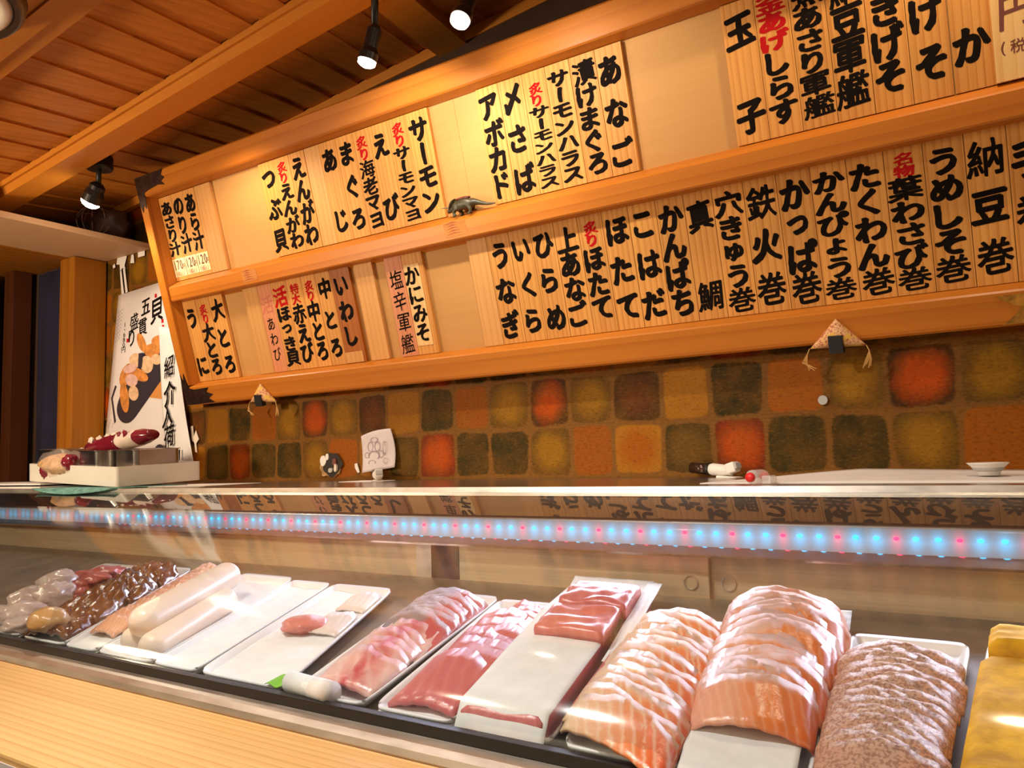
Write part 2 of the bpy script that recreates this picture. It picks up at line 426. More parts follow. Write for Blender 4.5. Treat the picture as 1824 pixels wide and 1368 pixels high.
def fish(name, stops, bands=14, bandcol=(0.9, 0.75, 0.65), bandamt=0.4, edge=None, rough=0.28, speck=None, sss=0.15):
    """uv: u across the slice, v along it"""
    t = NT(name)
    uv = t.n('ShaderNodeUVMap'); sep = t.n('ShaderNodeSeparateXYZ'); t.l(uv.outputs[0], sep.inputs[0])
    oc = t.coord(); n1 = t.noise(oc, 55, 3); n2 = t.noise(oc, 420 if speck else 220, 4)
    u = t.math('ADD', sep.outputs[0], t.math('MULTIPLY', t.math('SUBTRACT', n1, 0.5), 0.30))
    c = t.ramp(u, stops)
    if bands:
        ph = t.math('ADD', t.math('MULTIPLY', sep.outputs[0], bands * 6.28), t.math('ADD', t.math('MULTIPLY', sep.outputs[1], 11.0), t.math('MULTIPLY', n1, 6.0)))
        b = t.math('POWER', t.math('MULTIPLY', t.math('ADD', t.math('SINE', ph), 1.0), 0.5), 3.0)
        c = t.mix(t.math('MULTIPLY', b, bandamt), c, bandcol)
    if edge:
        e = t.ramp(sep.outputs[1], [(0.78, (0, 0, 0)), (0.93, (1, 1, 1))])
        c = t.mix(t.math('MULTIPLY', e, t.ramp(n1, [(0.3, (0.35,) * 3), (0.6, (0.95,) * 3)])), c, edge)
    if speck:
        c = t.mix(t.ramp(n2, [(0.46, (0, 0, 0)), (0.58, (0.95,) * 3)]), c, speck)
    t.bump(n2, 0.25, 0.0015)
    t.base(c, rough, 0, 0.6, sss); return t.m
M_SALMON = fish('salmon flesh', [(0.0, (0.74, 0.34, 0.24)), (0.35, (0.76, 0.36, 0.22)), (0.62, (0.78, 0.22, 0.045)), (1.0, (0.74, 0.14, 0.02))], 12, (0.86, 0.52, 0.36), 0.30, (0.80, 0.58, 0.50))
M_SALMONP = fish('pale salmon belly', [(0.0, (0.80, 0.60, 0.38)), (0.30, (0.80, 0.46, 0.27)), (0.62, (0.80, 0.27, 0.10)), (1.0, (0.78, 0.13, 0.03))], 9, (0.88, 0.68, 0.50), 0.55, (0.84, 0.60, 0.42))
M_TUNA = fish('tuna flesh', [(0.0, (0.60, 0.17, 0.16)), (0.5, (0.56, 0.13, 0.13)), (1.0, (0.58, 0.14, 0.14))], 5, (0.68, 0.27, 0.25), 0.30, (0.64, 0.22, 0.21))
M_YELLOW = fish('pale pink fish flesh', [(0.0, (0.78, 0.55, 0.47)), (0.40, (0.74, 0.38, 0.33)), (0.62, (0.58, 0.08, 0.09)), (0.80, (0.70, 0.30, 0.26)), (1.0, (0.78, 0.50, 0.44))], 4, (0.84, 0.66, 0.58), 0.35, None)
M_SILVER = fish('silver skinned fish', [(0.0, (0.20, 0.16, 0.17)), (0.58, (0.30, 0.24, 0.25)), (0.70, (0.56, 0.08, 0.08)), (1.0, (0.60, 0.15, 0.14))], 0, (0.75, 0.66, 0.64), 0.0, (0.40, 0.33, 0.34), sss=0.03)
M_SEAR = fish('speckled seared flesh', [(0.0, (0.56, 0.31, 0.20)), (0.6, (0.62, 0.38, 0.27)), (0.85, (0.72, 0.32, 0.16)), (1.0, (0.74, 0.36, 0.22))], 0, (0, 0, 0), 0, (0.70, 0.50, 0.38), 0.5, (0.36, 0.17, 0.11))
M_PEACH = fish('peach fish strip', [(0.0, (0.66, 0.28, 0.15)), (1.0, (0.74, 0.40, 0.25))], 10, (0.80, 0.55, 0.40), 0.5, None)
M_EEL = fish('glazed brown eel', [(0.0, (0.13, 0.038, 0.008)), (0.5, (0.17, 0.055, 0.012)), (1.0, (0.10, 0.026, 0.007))], 3, (0.30, 0.13, 0.03), 0.5, None, 0.16)
M_SQUID = plain('pale translucent shellfish', (0.74, 0.60, 0.56), 0.25, var=0.2, vscale=40, bump=0.4, sss=0.4)
M_CLAM = plain('red clam flesh', (0.60, 0.15, 0.12), 0.28, var=0.4, vscale=40, bump=0.4, sss=0.2)
M_ROD = plain('cream fish cake', (0.84, 0.70, 0.58), 0.35, var=0.04, vscale=10, sss=0.3)
M_EGG = plain('yellow rolled egg', (0.90, 0.46, 0.014), 0.75, var=0.40, vscale=45, bump=0.4, spec=0.08)

# ================================================================== the setting
FLOOR_Z = -1.25
bm = bm_new(); box(bm, -3.6, 1.8, -2.6, 2.0, FLOOR_Z - 0.05, FLOOR_Z); struct(obj('floor', bm, plain('dark floor', (0.10, 0.05, 0.03), 0.6, var=0.3)))

# back wall: one face per printed tile of the wall paper, colours follow the photo's two visible rows
def build_wall():
    PX, PZ, X0, Z0 = 0.0985, 0.1020, -0.085, 0.055
    och, drk, org = (0.310, 0.118, 0.006), (0.034, 0.023, 0.002), (0.280, 0.070, 0.002)
    mixd, brn, red = (0.100, 0.048, 0.005), (0.045, 0.020, 0.002), (0.035, 0.013, 0.002)
    redc, ochc = (0.40, 0.052, 0.001), (0.27, 0.120, 0.005)
    up = [(mixd, ochc), (red, redc), (mixd, ochc), (org, org), (drk, drk), (och, och), (brn, (0.09, 0.022, 0.004))]
    lo = [(org, org), (mixd, ochc), (drk, drk), (drk, drk), ((0.14, 0.016, 0.002), redc), (drk, (0.10, 0.05, 0.006)), (och, org)]
    bm = bm_new(); uvl = bm.loops.layers.uv.verify()
    ct = bm.loops.layers.float_color.new('tile'); cg = bm.loops.layers.float_color.new('glow')
    rnd = random.Random(3); vc = {}
    def V(i, j):
        if (i, j) not in vc: vc[(i, j)] = bm.verts.new((X0 + i * PX + 0.004 * math.sin(i * 2.3 + j), 1.4, Z0 + j * PZ + 0.003 * math.sin(i * 1.7 + j * 2.1)))
        return vc[(i, j)]
    for j in range(-13, 11):
        for i in range(-25, 13):
            f = bm.faces.new((V(i, j), V(i + 1, j), V(i + 1, j + 1), V(i, j + 1)))
            k = -i
            a, b = (up if j % 2 == 0 else lo)[(k + (0 if j in (0, -1) else (j // 2) * 3)) % 7]
            v = rnd.uniform(0.85, 1.15)
            for lp, c in zip(f.loops, ((0, 0), (1, 0), (1, 1), (0, 1))):
                lp[uvl].uv = c; lp[ct] = (*[x * v for x in a], 1); lp[cg] = (*[x * v for x in b], 1)
    o = obj('wall_back', bm, M_TILE); return struct(o)
build_wall()
bm = bm_new(); box(bm, -3.3, -3.22, -2.6, 1.45, FLOOR_Z, 1.2); struct(obj('wall_left', bm, plain('dark wall', (0.05, 0.02, 0.012), 0.8)))
bm = bm_new(); box(bm, -3.22, -2.53, 1.34, 1.42, FLOOR_Z, 1.2); struct(obj('wall_alcove', bm, plain('alcove wall', (0.06, 0.026, 0.014), 0.8)))

bm = bm_new(); box(bm, -2.21, 0.95, 1.383, 1.396, 0.66, 1.14); struct(obj('wall_upper', bm, plain('dark upper wall wood', (0.055, 0.020, 0.006), 0.7, var=0.3)))

# sloping plank ceiling over the counter
CO = Vector((-1.232, 1.4, 0.939)); E1 = Vector((0.995, 0.008, 0.0965)); E2 = Vector((-0.22, 0.965, 0.143)); CN = E1.cross(E2).normalized()
def ce(a, b, h=0.0): return CO + E1 * a + E2 * b - CN * h          # h hangs below the planks
def cbox(bm, a0, a1, b0, b1, h0, h1):
    c = [ce(a, b, h) for h in (h0, h1) for a, b in ((a0, b0), (a1, b0), (a1, b1), (a0, b1))]
    v = [bm.verts.new(p) for p in c]
    for f in ((0, 1, 2, 3), (7, 6, 5, 4), (0, 4, 5, 1), (1, 5, 6, 2), (2, 6, 7, 3), (3, 7, 4, 0)): bm.faces.new([v[i] for i in f])
bm = bm_new()
a = -1.35
for k in range(36):
    cbox(bm, a + 0.026, a + 0.0965, -1.12, 0.02, 0.0, -0.012)
    cbox(bm, a - 0.002, a + 0.028, -1.12, 0.02, -0.0045, -0.016)
    a += 0.0965
cbox(bm, -1.35, 2.1, -1.12, 0.03, -0.0165, -0.05)
struct(obj('ceiling', bm, M_CEIL))
bm = bm_new(); cbox(bm, -1.34, 2.1, -0.425, -0.345, 0.034, -0.002); cbox(bm, -1.34, 2.1, -0.433, -0.425, 0.012, -0.002); struct(obj('trim_1', bm, M_BEAM))
bm = bm_new()
for b0, b1, h in ((-0.775, -0.735, 0.030), (-0.812, -0.776, 0.038), (-0.87, -0.813, 0.034)): cbox(bm, -1.34, 2.1, b0, b1, h, -0.002)
struct(obj('trim_2', bm, M_BEAM))
bm = bm_new(); cbox(bm, 0.150, 0.228, -0.345, 0.0, 0.028, -0.002); struct(obj('trim_3', bm, M_BEAM))
bm = bm_new(); cbox(bm, -1.20, 2.1, -0.028, -0.004, 0.022, -0.002); struct(obj('trim_4', bm, M_BEAM))

# corner post, shelf board and alcove at the left
bm = bm_new(); box(bm, -2.56, -2.475, 1.29, 1.395, FLOOR_Z, 0.668, 0.003); struct(obj('trim_5', bm, M_POST))
M_SHELF = wood('shelf board wood', (0.66, 0.40, 0.22), (0.52, 0.28, 0.13), 'y', 40, 0.03, 0.5, rings=False)
bm = bm_new(); box(bm, -2.52, -2.235, 0.2, 1.397, 0.670, 0.688, 0.002); struct(obj('trim_6', bm, M_SHELF))
bm = bm_new(); box(bm, -3.22, -2.522, 0.2, 1.338, 0.668, 0.70); struct(obj('trim_7', bm, M_POST))
bm = bm_new(); box(bm, -2.86, -2.80, 1.26, 1.32, FLOOR_Z, 0.667, 0.002); struct(obj('trim_8', bm, wood('dark post wood', (0.09, 0.024, 0.006), (0.05, 0.010, 0.003), 'z', 40, 0.03, 0.5)))
def curtain(x0, y0, x1, y1, label):
    bm = bm_new(); n = 24; L = math.hypot(x1 - x0, y1 - y0); d = Vector((x1 - x0, y1 - y0, 0)).normalized(); p = Vector((-d.y, d.x, 0))
    slab(bm, lambda u, v: Vector((x0, y0, 0)) + d * L * u + p * 0.006 * math.sin(u * 14 + v * 0.8) * (0.4 + v) + Vector((0, 0, 0.655 - v * 0.80)), n, 10, 0.003, p)
    tag(obj('curtain', bm, M_NAVY, smooth=True), label, 'curtain')
curtain(-2.90, 0.55, -2.90, 1.24, 'dark navy curtain at the far left edge of the alcove')
curtain(-2.76, 1.325, -2.575, 1.325, 'narrow dark navy curtain right beside the bright corner post')

# ================================================================== the menu board
UB = Vector((0, -0.261, 0.965)).normalized()
BM = frame((0, 1.35, 0.165), (1, 0, 0), UB)
UL, UR = -1.975, 0.36
board = thing('menu_board', 'long framed wooden menu board leaning out above the tiled wall', 'menu board', BM)
def bprism(bm, prof, u0, u1):
    """prof: (v, z) outline swept along u"""
    a = [bm.verts.new((u0, v, z)) for v, z in prof]; b = [bm.verts.new((u1, v, z)) for v, z in prof]; n = len(prof)
    bm.faces.new(a); bm.faces.new(b[::-1])
    for i in range(n): bm.faces.new((a[i], b[i], b[(i + 1) % n], a[(i + 1) % n]))
bm = bm_new(); bprism(bm, [(0, -0.05), (0, -0.004), (0.004, 0), (0.050, 0), (0.053, -0.003), (0.060, -0.032), (0.060, -0.05)], UL, UR); child('bottom_rail', bm, M_FRAME, board)
bm = bm_new(); bprism(bm, [(0.276, -0.05), (0.287, -0.029), (0.291, -0.002), (0.294, 0), (0.328, 0), (0.331, -0.003), (0.343, -0.030), (0.343, -0.05)], UL + 0.04, UR - 0.04); child('middle_rail', bm, M_FRAME, board)
bm = bm_new(); bprism(bm, [(0.572, -0.05), (0.572, -0.031), (0.578, -0.003), (0.581, 0), (0.631, 0), (0.635, -0.004), (0.635, -0.05)], UL, UR); child('top_rail', bm, M_FRAME, board)
def stile(u0, u1, sgn, nm):
    bm = bm_new(); prof = [(u0, -0.05), (u0, 0.0), (u1 - 0.008 * sgn, 0.0), (u1, -0.03), (u1, -0.05)]
    a = [bm.verts.new((u, 0.0565, z - 0.0)) for u, z in prof]; b = [bm.verts.new((u, 0.576, z)) for u, z in prof]; n = 5
    bm.faces.new(a); bm.faces.new(b[::-1])
    for i in range(n): bm.faces.new((a[i], b[i], b[(i + 1) % n], a[(i + 1) % n]))
    child(nm, bm, M_FRAMEV, board)
stile(UL, -1.937, 1, 'side_rail'); stile(UR, UR - 0.038, -1, 'side_rail')
bm = bm_new()
for u0, u1 in ((UL + 0.004, -1.40), (-1.3995, -0.9305), (-0.93, -0.20), (-0.1995, UR - 0.004)): box(bm, u0, u1, 0.05, 0.58, -0.048, -0.0392)
child('back_panel', bm, M_PLY, board)
def corner(name, pts, z, m, lab=None):
    bm = bm_new(); prism(bm, pts, z, z + 0.0015); o = child(name, bm, m, board)
    if lab: o['label'] = lab
corner('corner_plate', [(-1.973, 0.633), (-1.846, 0.633), (-1.858, 0.620), (-1.846, 0.611), (-1.862, 0.604), (-1.851, 0.593), (-1.878, 0.598), (-1.930, 0.592), (-1.944, 0.588), (-1.943, 0.566), (-1.949, 0.548), (-1.957, 0.560), (-1.966, 0.540), (-1.973, 0.560)], 0.0002, M_IRON, 'dark iron corner plate with notched ends at the top')
corner('corner_plate', [(-1.973, 0.002), (-1.973, 0.09), (-1.964, 0.070), (-1.957, 0.092), (-1.950, 0.066), (-1.944, 0.048), (-1.925, 0.044), (-1.862, 0.046), (-1.875, 0.034), (-1.848, 0.026), (-1.870, 0.016), (-1.846, 0.004)], 0.0002, M_IRON, 'dark iron corner plate with notched ends at the bottom')
corner('gold_plate', [(-0.024, 0.046), (0.05, 0.047), (0.05, 0.004), (-0.018, 0.003), (-0.010, 0.010), (-0.001, 0.018), (0.006, 0.026), (-0.004, 0.032), (-0.010, 0.036), (-0.018, 0.040)], 0.0002, M_GOLD, 'gilded embossed metal fitting')
for u0, sd in ((-1.632, 0), (-0.984, 1)):
    bm = bm_new(); flat(bm, [(u0, 0.330), (u0 + 0.056, 0.329), (u0 + 0.058, 0.300), (u0 + 0.004, 0.298)], 0.0004); o = child('patch', bm, wood('patch wood', (0.62, 0.24, 0.05), (0.46, 0.14, 0.02), 'x', 60, .05, .5) if not sd else MATS['patch wood'], board)
    bm = bm_new()
    for i in range(5): 
        y = 0.303 + i * 0.0055
        flat(bm, [(u0 + 0.006 + 0.004 * (i % 2), y), (u0 + 0.022 + 0.003 * i, y + 0.002), (u0 + 0.050 - 0.004 * i, y + 0.001), (u0 + 0.024, y + 0.004)], 0.0007)
    c = obj('leaf_marks', bm, plain('rust marks', (0.36, 0.035, 0.006), 0.5) if not sd else MATS['rust marks']); c.parent = o

# ------------------------------------------------------------------ the plaques
PH = 0.2265
def plaque(u0, u1, row, runs=(), m=None, label='', lift=0.0, extras=None, wt=0.050):
    vb = 0.3445 if row == 1 else 0.0605
    uc = (u0 + u1) / 2; W = u1 - u0 - 0.0008
    mw = BM @ T(uc, vb + PH / 2, -0.0300 + lift)
    bm = bm_new(); box(bm, -W / 2, W / 2, -PH / 2, PH / 2, -0.0085, 0, 0.0006)
    p = obj('menu_plaque', bm, m or M_PLQ); p.matrix_world = mw
    tag(p, label, 'menu plaque', 'menu plaques on the board')
    mixed = len({q[1].name for q in runs}) > 1
    for text, col, a, b, *rest in runs:
        bm = bm_new(); column(bm, text, 0.0, PH / 2 - a * PH, PH / 2 - b * PH, rest[0] if rest else W * 1.02, 0.0003, wt)
        c = child('lettering', bm, col, p)
        if mixed: c['label'] = {'red ink': 'red lettering', 'faded red ink': 'faded red lettering', 'black ink': 'black lettering'}[col.name]
    if extras: extras(p, W)
    return p
def sticker(price):
    def f(p, W):
        bm = bm_new(); box(bm, -W / 2 + 0.001, W / 2 - 0.0005, -PH * 0.455, -PH * 0.24, 0.0002, 0.0008)
        s = child('price_sticker', bm, M_STICK, p)
        bm = bm_new(); row_text(bm, price, -W * 0.33, -PH * 0.315, 0.036, 0.0011, 0.012, 0.38, 0.66)
        put_glyph(bm, '円', W * 0.38, -PH * 0.345, 0.011, 0.017, 0.0011, 0.01, 0.1)
        c = child('price', bm, M_BROWN, s)
        bm = bm_new(); row_text(bm, '(税込)', -W * 0.32, -PH * 0.420, 0.014, 0.0011, 0.01, 0.72, 0.9)
        child('tax_note', bm, M_FADE, s)
    return f
R, K = M_RED, M_INK
U1 = [-1.935, -1.879, -1.828, -1.780, -1.714]
lab = 'wooden menu plaque brush-lettered %s in the upper row'
plaque(-1.935, -1.880, 1, [('あさり汁', K, .06, .70)], label=lab % 'あさり汁' + ' with 170円 sticker', extras=sticker('170'))
plaque(-1.880, -1.829, 1, [('のり汁', K, .05, .70)], label=lab % 'のり汁' + ' with 120円 sticker', extras=sticker('120'))
plaque(-1.829, -1.779, 1, [('あら汁', K, .05, .70)], label=lab % 'あら汁' + ' with 120円 sticker', extras=sticker('120'))
plaque(-1.778, -1.714, 1, m=M_PLQ_PALE, label='blank pale wooden plaque beside the あら汁 plaque in the upper row')
plaque(-1.524, -1.470, 1, [('つ', K, .07, .30), ('ぶ', K, .36, .64), ('貝', K, .70, .97)], label=lab % 'つぶ貝')
plaque(-1.470, -1.416, 1, [('炙り', R, .05, .27, .036), ('えんがわ', K, .27, .96)], label=lab % '炙りえんがわ')
plaque(-1.416, -1.363, 1, [('えんがわ', K, .05, .96)], label=lab % 'えんがわ' + ' without red')
plaque(-1.362, -1.314, 1, m=M_PLQ_PALE, label='blank pale wooden plaque between えんがわ and あじ in the upper row')
plaque(-1.314, -1.261, 1, [('あ', K, .07, .30), ('じ', K, .66, .93)], label=lab % 'あじ')
plaque(-1.261, -1.208, 1, [('ま', K, .06, .29), ('ぐ', K, .38, .62), ('ろ', K, .71, .93)], label=lab % 'まぐろ' + ' beside あじ')
plaque(-1.208, -1.158, 1, [('炙り', R, .06, .29, .036), ('海老マヨ', K, .29, .96)], label=lab % '炙り海老マヨ')
plaque(-1.158, -1.105, 1, [('え', K, .07, .33), ('び', K, .66, .92)], label=lab % 'えび' + ' beside the 海老マヨ one')
plaque(-1.105, -1.051, 1, [('炙り', R, .05, .27, .036), ('サーモンマヨ', K, .27, .97)], label=lab % '炙りサーモンマヨ')
plaque(-1.051, -0.993, 1, [('サーモン', K, .06, .94)], label=lab % 'サーモン' + ' by the toy dinosaur')
plaque(-0.868, -0.815, 1, [('アボカド', K, .06, .96)], label=lab % 'アボカド')
plaque(-0.815, -0.760, 1, [('〆', K, .05, .29), ('さ', K, .38, .62), ('ば', K, .72, .96)], label=lab % '〆さば')
plaque(-0.760, -0.709, 1, [('炙り', R, .10, .29, .034), ('サーモンハラス', K, .29, .97)], label=lab % '炙りサーモンハラス')
plaque(-0.709, -0.657, 1, [('サーモンハラス', K, .06, .97)], label=lab % 'サーモンハラス' + ' all in black')
plaque(-0.657, -0.604, 1, [('漬けまぐろ', K, .05, .96)], label=lab % '漬けまぐろ')
plaque(-0.604, -0.551, 1, [('あ', K, .07, .31), ('な', K, .40, .64), ('ご', K, .72, .94)], label=lab % 'あなご' + ' beside 漬けまぐろ')
plaque(-0.372, -0.318, 1, [('玉', K, .06, .35), ('子', K, .68, .95)], label=lab % '玉子')
plaque(-0.318, -0.265, 1, [('釜あげ', R, .02, .41), ('しらす', K, .41, .92)], label=lab % '釜あげしらす')
plaque(-0.265, -0.212, 1, [('煮あさり軍艦', K, .04, .93)], label=lab % '煮あさり軍艦')
plaque(-0.212, -0.158, 1, [('納豆軍艦', K, .03, .92)], label=lab % '納豆軍艦')
plaque(-0.158, -0.105, 1, [('焼きげそ', K, .03, .90)], label=lab % '焼きげそ')
plaque(-0.105, -0.052, 1, [('げ', K, .32, .58), ('そ', K, .64, .90)], label=lab % 'げそ' + ' right of 焼きげそ')
plaque(-0.051, 0.002, 1, [('い', K, .16, .40), ('か', K, .58, .86)], label=lab % 'いか')
def pricecard(p, W):
    bm = bm_new(); column(bm, '10円', -0.008, PH * 0.42, -PH * 0.20, 0.05, 0.0004, 0.018, 0.9, 0.12); child('price', bm, M_BROWN, p)
    bm = bm_new(); row_text(bm, '(税込)', -0.026, -PH * 0.305, 0.020, 0.0004, 0.012, 0.85, 0.9); child('tax_note', bm, M_BROWN, p)
plaque(0.000, 0.075, 1, m=M_PLQ_LIGHT, label='light unstained plaque with brown price writing at the upper right edge', lift=0.010, extras=pricecard)

lab = 'wooden menu plaque brush-lettered %s in the lower row'
plaque(-1.935, -1.878, 2, [('う', K, .08, .36), ('に', K, .68, .94)], label=lab % 'うに')
plaque(-1.878, -1.820, 2, [('炙り', R, .08, .31, .036), ('大とろ', K, .31, .95)], label=lab % '炙り大とろ')
plaque(-1.820, -1.763, 2, [('大', K, .05, .30), ('と', K, .38, .64), ('ろ', K, .72, .95)], label=lab % '大とろ' + ' all in black')
plaque(-1.678, -1.621, 2, m=M_PLQ_PALE, label='blank pale wooden plaque left of the pink あわび plaque')
plaque(-1.621, -1.570, 2, [('活', M_FADE, .13, .33), ('あわび', K, .36, .88, .034)], m=M_PLQ_PINK, label='pink-stained menu plaque with thin lettering 活あわび in the lower row', wt=0.012)
plaque(-1.570, -1.513, 2, [('活', R, .06, .28), ('ほっき貝', K, .28, .95)], label=lab % '活ほっき貝')
plaque(-1.513, -1.460, 2, [('特大', R, .06, .28, .034), ('赤えび', K, .28, .93)], label=lab % '特大赤えび')
plaque(-1.460, -1.410, 2, [('炙り', R, .06, .28, .034), ('中とろ', K, .28, .94)], label=lab % '炙り中とろ')
plaque(-1.410, -1.361, 2, [('中', K, .05, .30), ('と', K, .40, .62), ('ろ', K, .70, .93)], label=lab % '中とろ' + ' all in black')
def patch(p, W):
    bm = bm_new(); box(bm, -W / 2 + 0.001, W / 2 - 0.006, -PH * 0.495, -PH * 0.38, 0.0002, 0.0012); child('paper_patch', bm, M_PLQ_PALE, p)
plaque(-1.361, -1.297, 2, [('いわし', K, .05, .84, .052)], m=M_PLQ_RED, label='reddish menu plaque brush-lettered いわし with a pale patch at its foot', extras=patch)
plaque(-1.281, -1.224, 2, m=M_PLQ_PALE, label='blank pale plaque standing alone between いわし and 塩辛軍艦')
plaque(-1.187, -1.136, 2, [('塩辛軍艦', K, .12, .98, .044)], m=M_PLQ_PINK, label='pink-stained menu plaque with thin lettering 塩辛軍艦 in the lower row', wt=0.008)
def pale(p, W):
    bm = bm_new(); box(bm, -W / 2 + 0.002, W / 2 - 0.011, -PH * 0.41, PH * 0.39, 0.0002, 0.0010); s = child('paper_label', bm, M_PLQ_LIGHT, p)
    bm = bm_new(); column(bm, 'かにみそ', -0.004, PH * 0.38, -PH * 0.38, W * 0.85, 0.0014, 0.035); child('lettering', bm, M_INK, s)
plaque(-1.136, -1.078, 2, label='wooden plaque with a pasted pale label lettered かにみそ', extras=pale)
plaque(-0.954, -0.905, 2, m=M_PLQ_PALE, label='blank pale wooden plaque left of うなぎ in the lower row')
L2 = [-0.905, -0.850, -0.798, -0.745, -0.692, -0.640, -0.586, -0.532, -0.479, -0.427, -0.373, -0.318, -0.264, -0.209, -0.155, -0.101, -0.047, 0.006, 0.060]
N2 = [('うなぎ', [('う', K, .07, .32), ('な', K, .39, .64), ('ぎ', K, .70, .95)]), ('いくら', [('い', K, .06, .30), ('く', K, .38, .62), ('ら', K, .70, .93)]),
      ('ひらめ', [('ひ', K, .06, .30), ('ら', K, .37, .60), ('め', K, .70, .94)]), ('上あなご', [('上あなご', K, .06, .92)]),
      ('炙りほたて', [('炙り', R, .06, .27, .034), ('ほたて', K, .27, .90)]), ('ほたて', [('ほ', K, .06, .30), ('た', K, .38, .62), ('て', K, .70, .93)]),
      ('こはだ', [('こ', K, .05, .30), ('は', K, .37, .62), ('だ', K, .70, .94)]), ('かんぱち', [('かんぱち', K, .05, .95)]),
      ('真鯛', [('真', K, .04, .34), ('鯛', K, .68, .95)]), ('穴きゅう巻', [('穴きゅう巻', K, .05, .97)]), ('鉄火巻', [('鉄', K, .06, .30), ('火', K, .38, .62), ('巻', K, .70, .95)]),
      ('かっぱ巻', [('かっぱ巻', K, .05, .97)]), ('かんぴょう巻', [('かんぴょう巻', K, .05, .97)]), ('たくわん巻', [('たくわん巻', K, .05, .97)]),
      ('名物葉わさび巻', [('名物', R, .04, .20, .034), ('葉わさび巻', K, .20, .97)]), ('うめしそ巻', [('うめしそ巻', K, .06, .95)]),
      ('納豆巻', [('納', K, .06, .30), ('豆', K, .38, .60), ('巻', K, .70, .93)]), ('手巻', [('手', K, .10, .36), ('巻', K, .44, .70)])]
for (nm, runs), a, b in zip(N2, L2, L2[1:]):
    plaque(a, b, 2, runs, label=lab % nm + (' at the right edge' if nm == '手巻' else ' all in black' if nm == 'ほたて' else ''))

# ================================================================== steel ledge, counter and display case
CX0, CX1 = -2.42, 0.75
lg = thing('steel_ledge', 'worn steel ledge running along the foot of the tiled wall', 'ledge')
bm = bm_new(); box(bm, -2.474, 0.9, 1.028, 1.396, -0.058, -0.050, 0.001); box(bm, -3.2, -2.474, 1.028, 1.285, -0.058, -0.050, 0.001); child('shelf_plate', bm, M_LEDGE, lg)
bm = bm_new(); prof = [(1.0275, -0.0495), (1.0245, -0.0492), (1.0200, -0.0580), (1.0190, -0.0625), (1.0275, -0.0630)]
a = [bm.verts.new((-3.2, y, z)) for y, z in prof]; b = [bm.verts.new((0.9, y, z)) for y, z in prof]
bm.faces.new(a); bm.faces.new(b[::-1])
for i in range(5): bm.faces.new((a[i], b[i], b[(i + 1) % 5], a[(i + 1) % 5]))
child('front_lip', bm, metal('bright lip steel', (0.85, 0.80, 0.72), 0.42, (0.4, 1, 1), 0.2), lg)
bm = bm_new(); box(bm, -3.2, 0.9, 1.045, 1.28, FLOOR_Z, -0.0585); child('cabinet', bm, M_STEEL, lg)

cb = thing('wooden_counter', 'pale straight-grained wooden customer counter in front of the case', 'counter')
bm = bm_new(); box(bm, -2.6, 0.4, 0.353, 0.5185, -0.285, -0.250, 0.003); child('counter_top', bm, M_COUNTER, cb)
bm = bm_new(); box(bm, -2.6, 0.4, 0.366, 0.5185, FLOOR_Z, -0.2855); child('front_panel', bm, M_BEAM, cb)
card = thing('paper_card', 'small white handwritten card on the front edge of the wooden counter', 'card', frame((-0.77, 0.3525, -0.29), (1, 0, 0), (0, 0, 1)))
bm = bm_new(); box(bm, -0.06, 0.0225, -0.045, 0.033, -0.0002, 0.0006); child('sheet', bm, M_PAPER, card)
bm = bm_new()
for i, (tx, x) in enumerate((('ます', 0.010), ('願い', -0.002), ('お会', -0.014), ('御勘', -0.026))): column(bm, tx, x, 0.026 - 0.003 * (i % 2), 0.000, 0.011, 0.0009, 0.0)
child('lettering', bm, M_INK, card)

case = thing('display_case', 'long refrigerated sushi display case with curved glass and steel rail', 'display case')
SL = 0.165
def pz(y, h=0.0): return -0.23 + SL * (y - 0.56) + h
bm = bm_new()
slab(bm, lambda u, v: Vector((CX0 + (CX1 - CX0) * u, 0.552 + 0.392 * v, pz(0.552 + 0.392 * v, -0.0145))), 2, 2, 0.006); child('floor_plate', bm, plain('case floor', (0.20, 0.15, 0.10), 0.5, 0.0, .3, 20), case)
bm = bm_new(); box(bm, CX0, CX1, 0.545, 1.0, FLOOR_Z, -0.2535); child('base_cabinet', bm, M_STEEL, case)
def panel(x0, x1, dy, name, m=M_STEEL):
    bm = bm_new(); box(bm, x0, x1, 0.945 + dy, 0.951 + dy, -0.192, -0.0895, 0.0008); return child(name, bm, m, case)
panel(CX0, -0.80, 0.002, 'sliding_door'); d2 = panel(-0.7185, -0.338, 0.0, 'sliding_door'); d3 = panel(-0.349, CX1, 0.0075, 'sliding_door')
bm = bm_new(); box(bm, -0.80, -0.771, 0.944, 0.953, -0.192, -0.0895); child('door_stile', bm, M_RAIL, case)
bm = bm_new(); box(bm, -0.771, -0.7185, 0.952, 0.957, -0.192, -0.0895); child('door_gap', bm, plain('dark gap', (0.03, 0.022, 0.03), 0.5), case)
for d, x, dy in ((d2, -0.361, 0.0), (d3, -0.316, 0.0075)):
    bm = bm_new(); lathe(bm, [(0.0078, 0), (0.0092, 0), (0.0092, 0.0016), (0.0078, 0.0016), (0.0078, 0)], 28, T(x, 0.9448 + dy, -0.163) @ Matrix.Rotation(PI / 2, 4, 'X'), cap=False)
    c = obj('finger_ring', bm, M_RAIL, smooth=False); c.parent = d
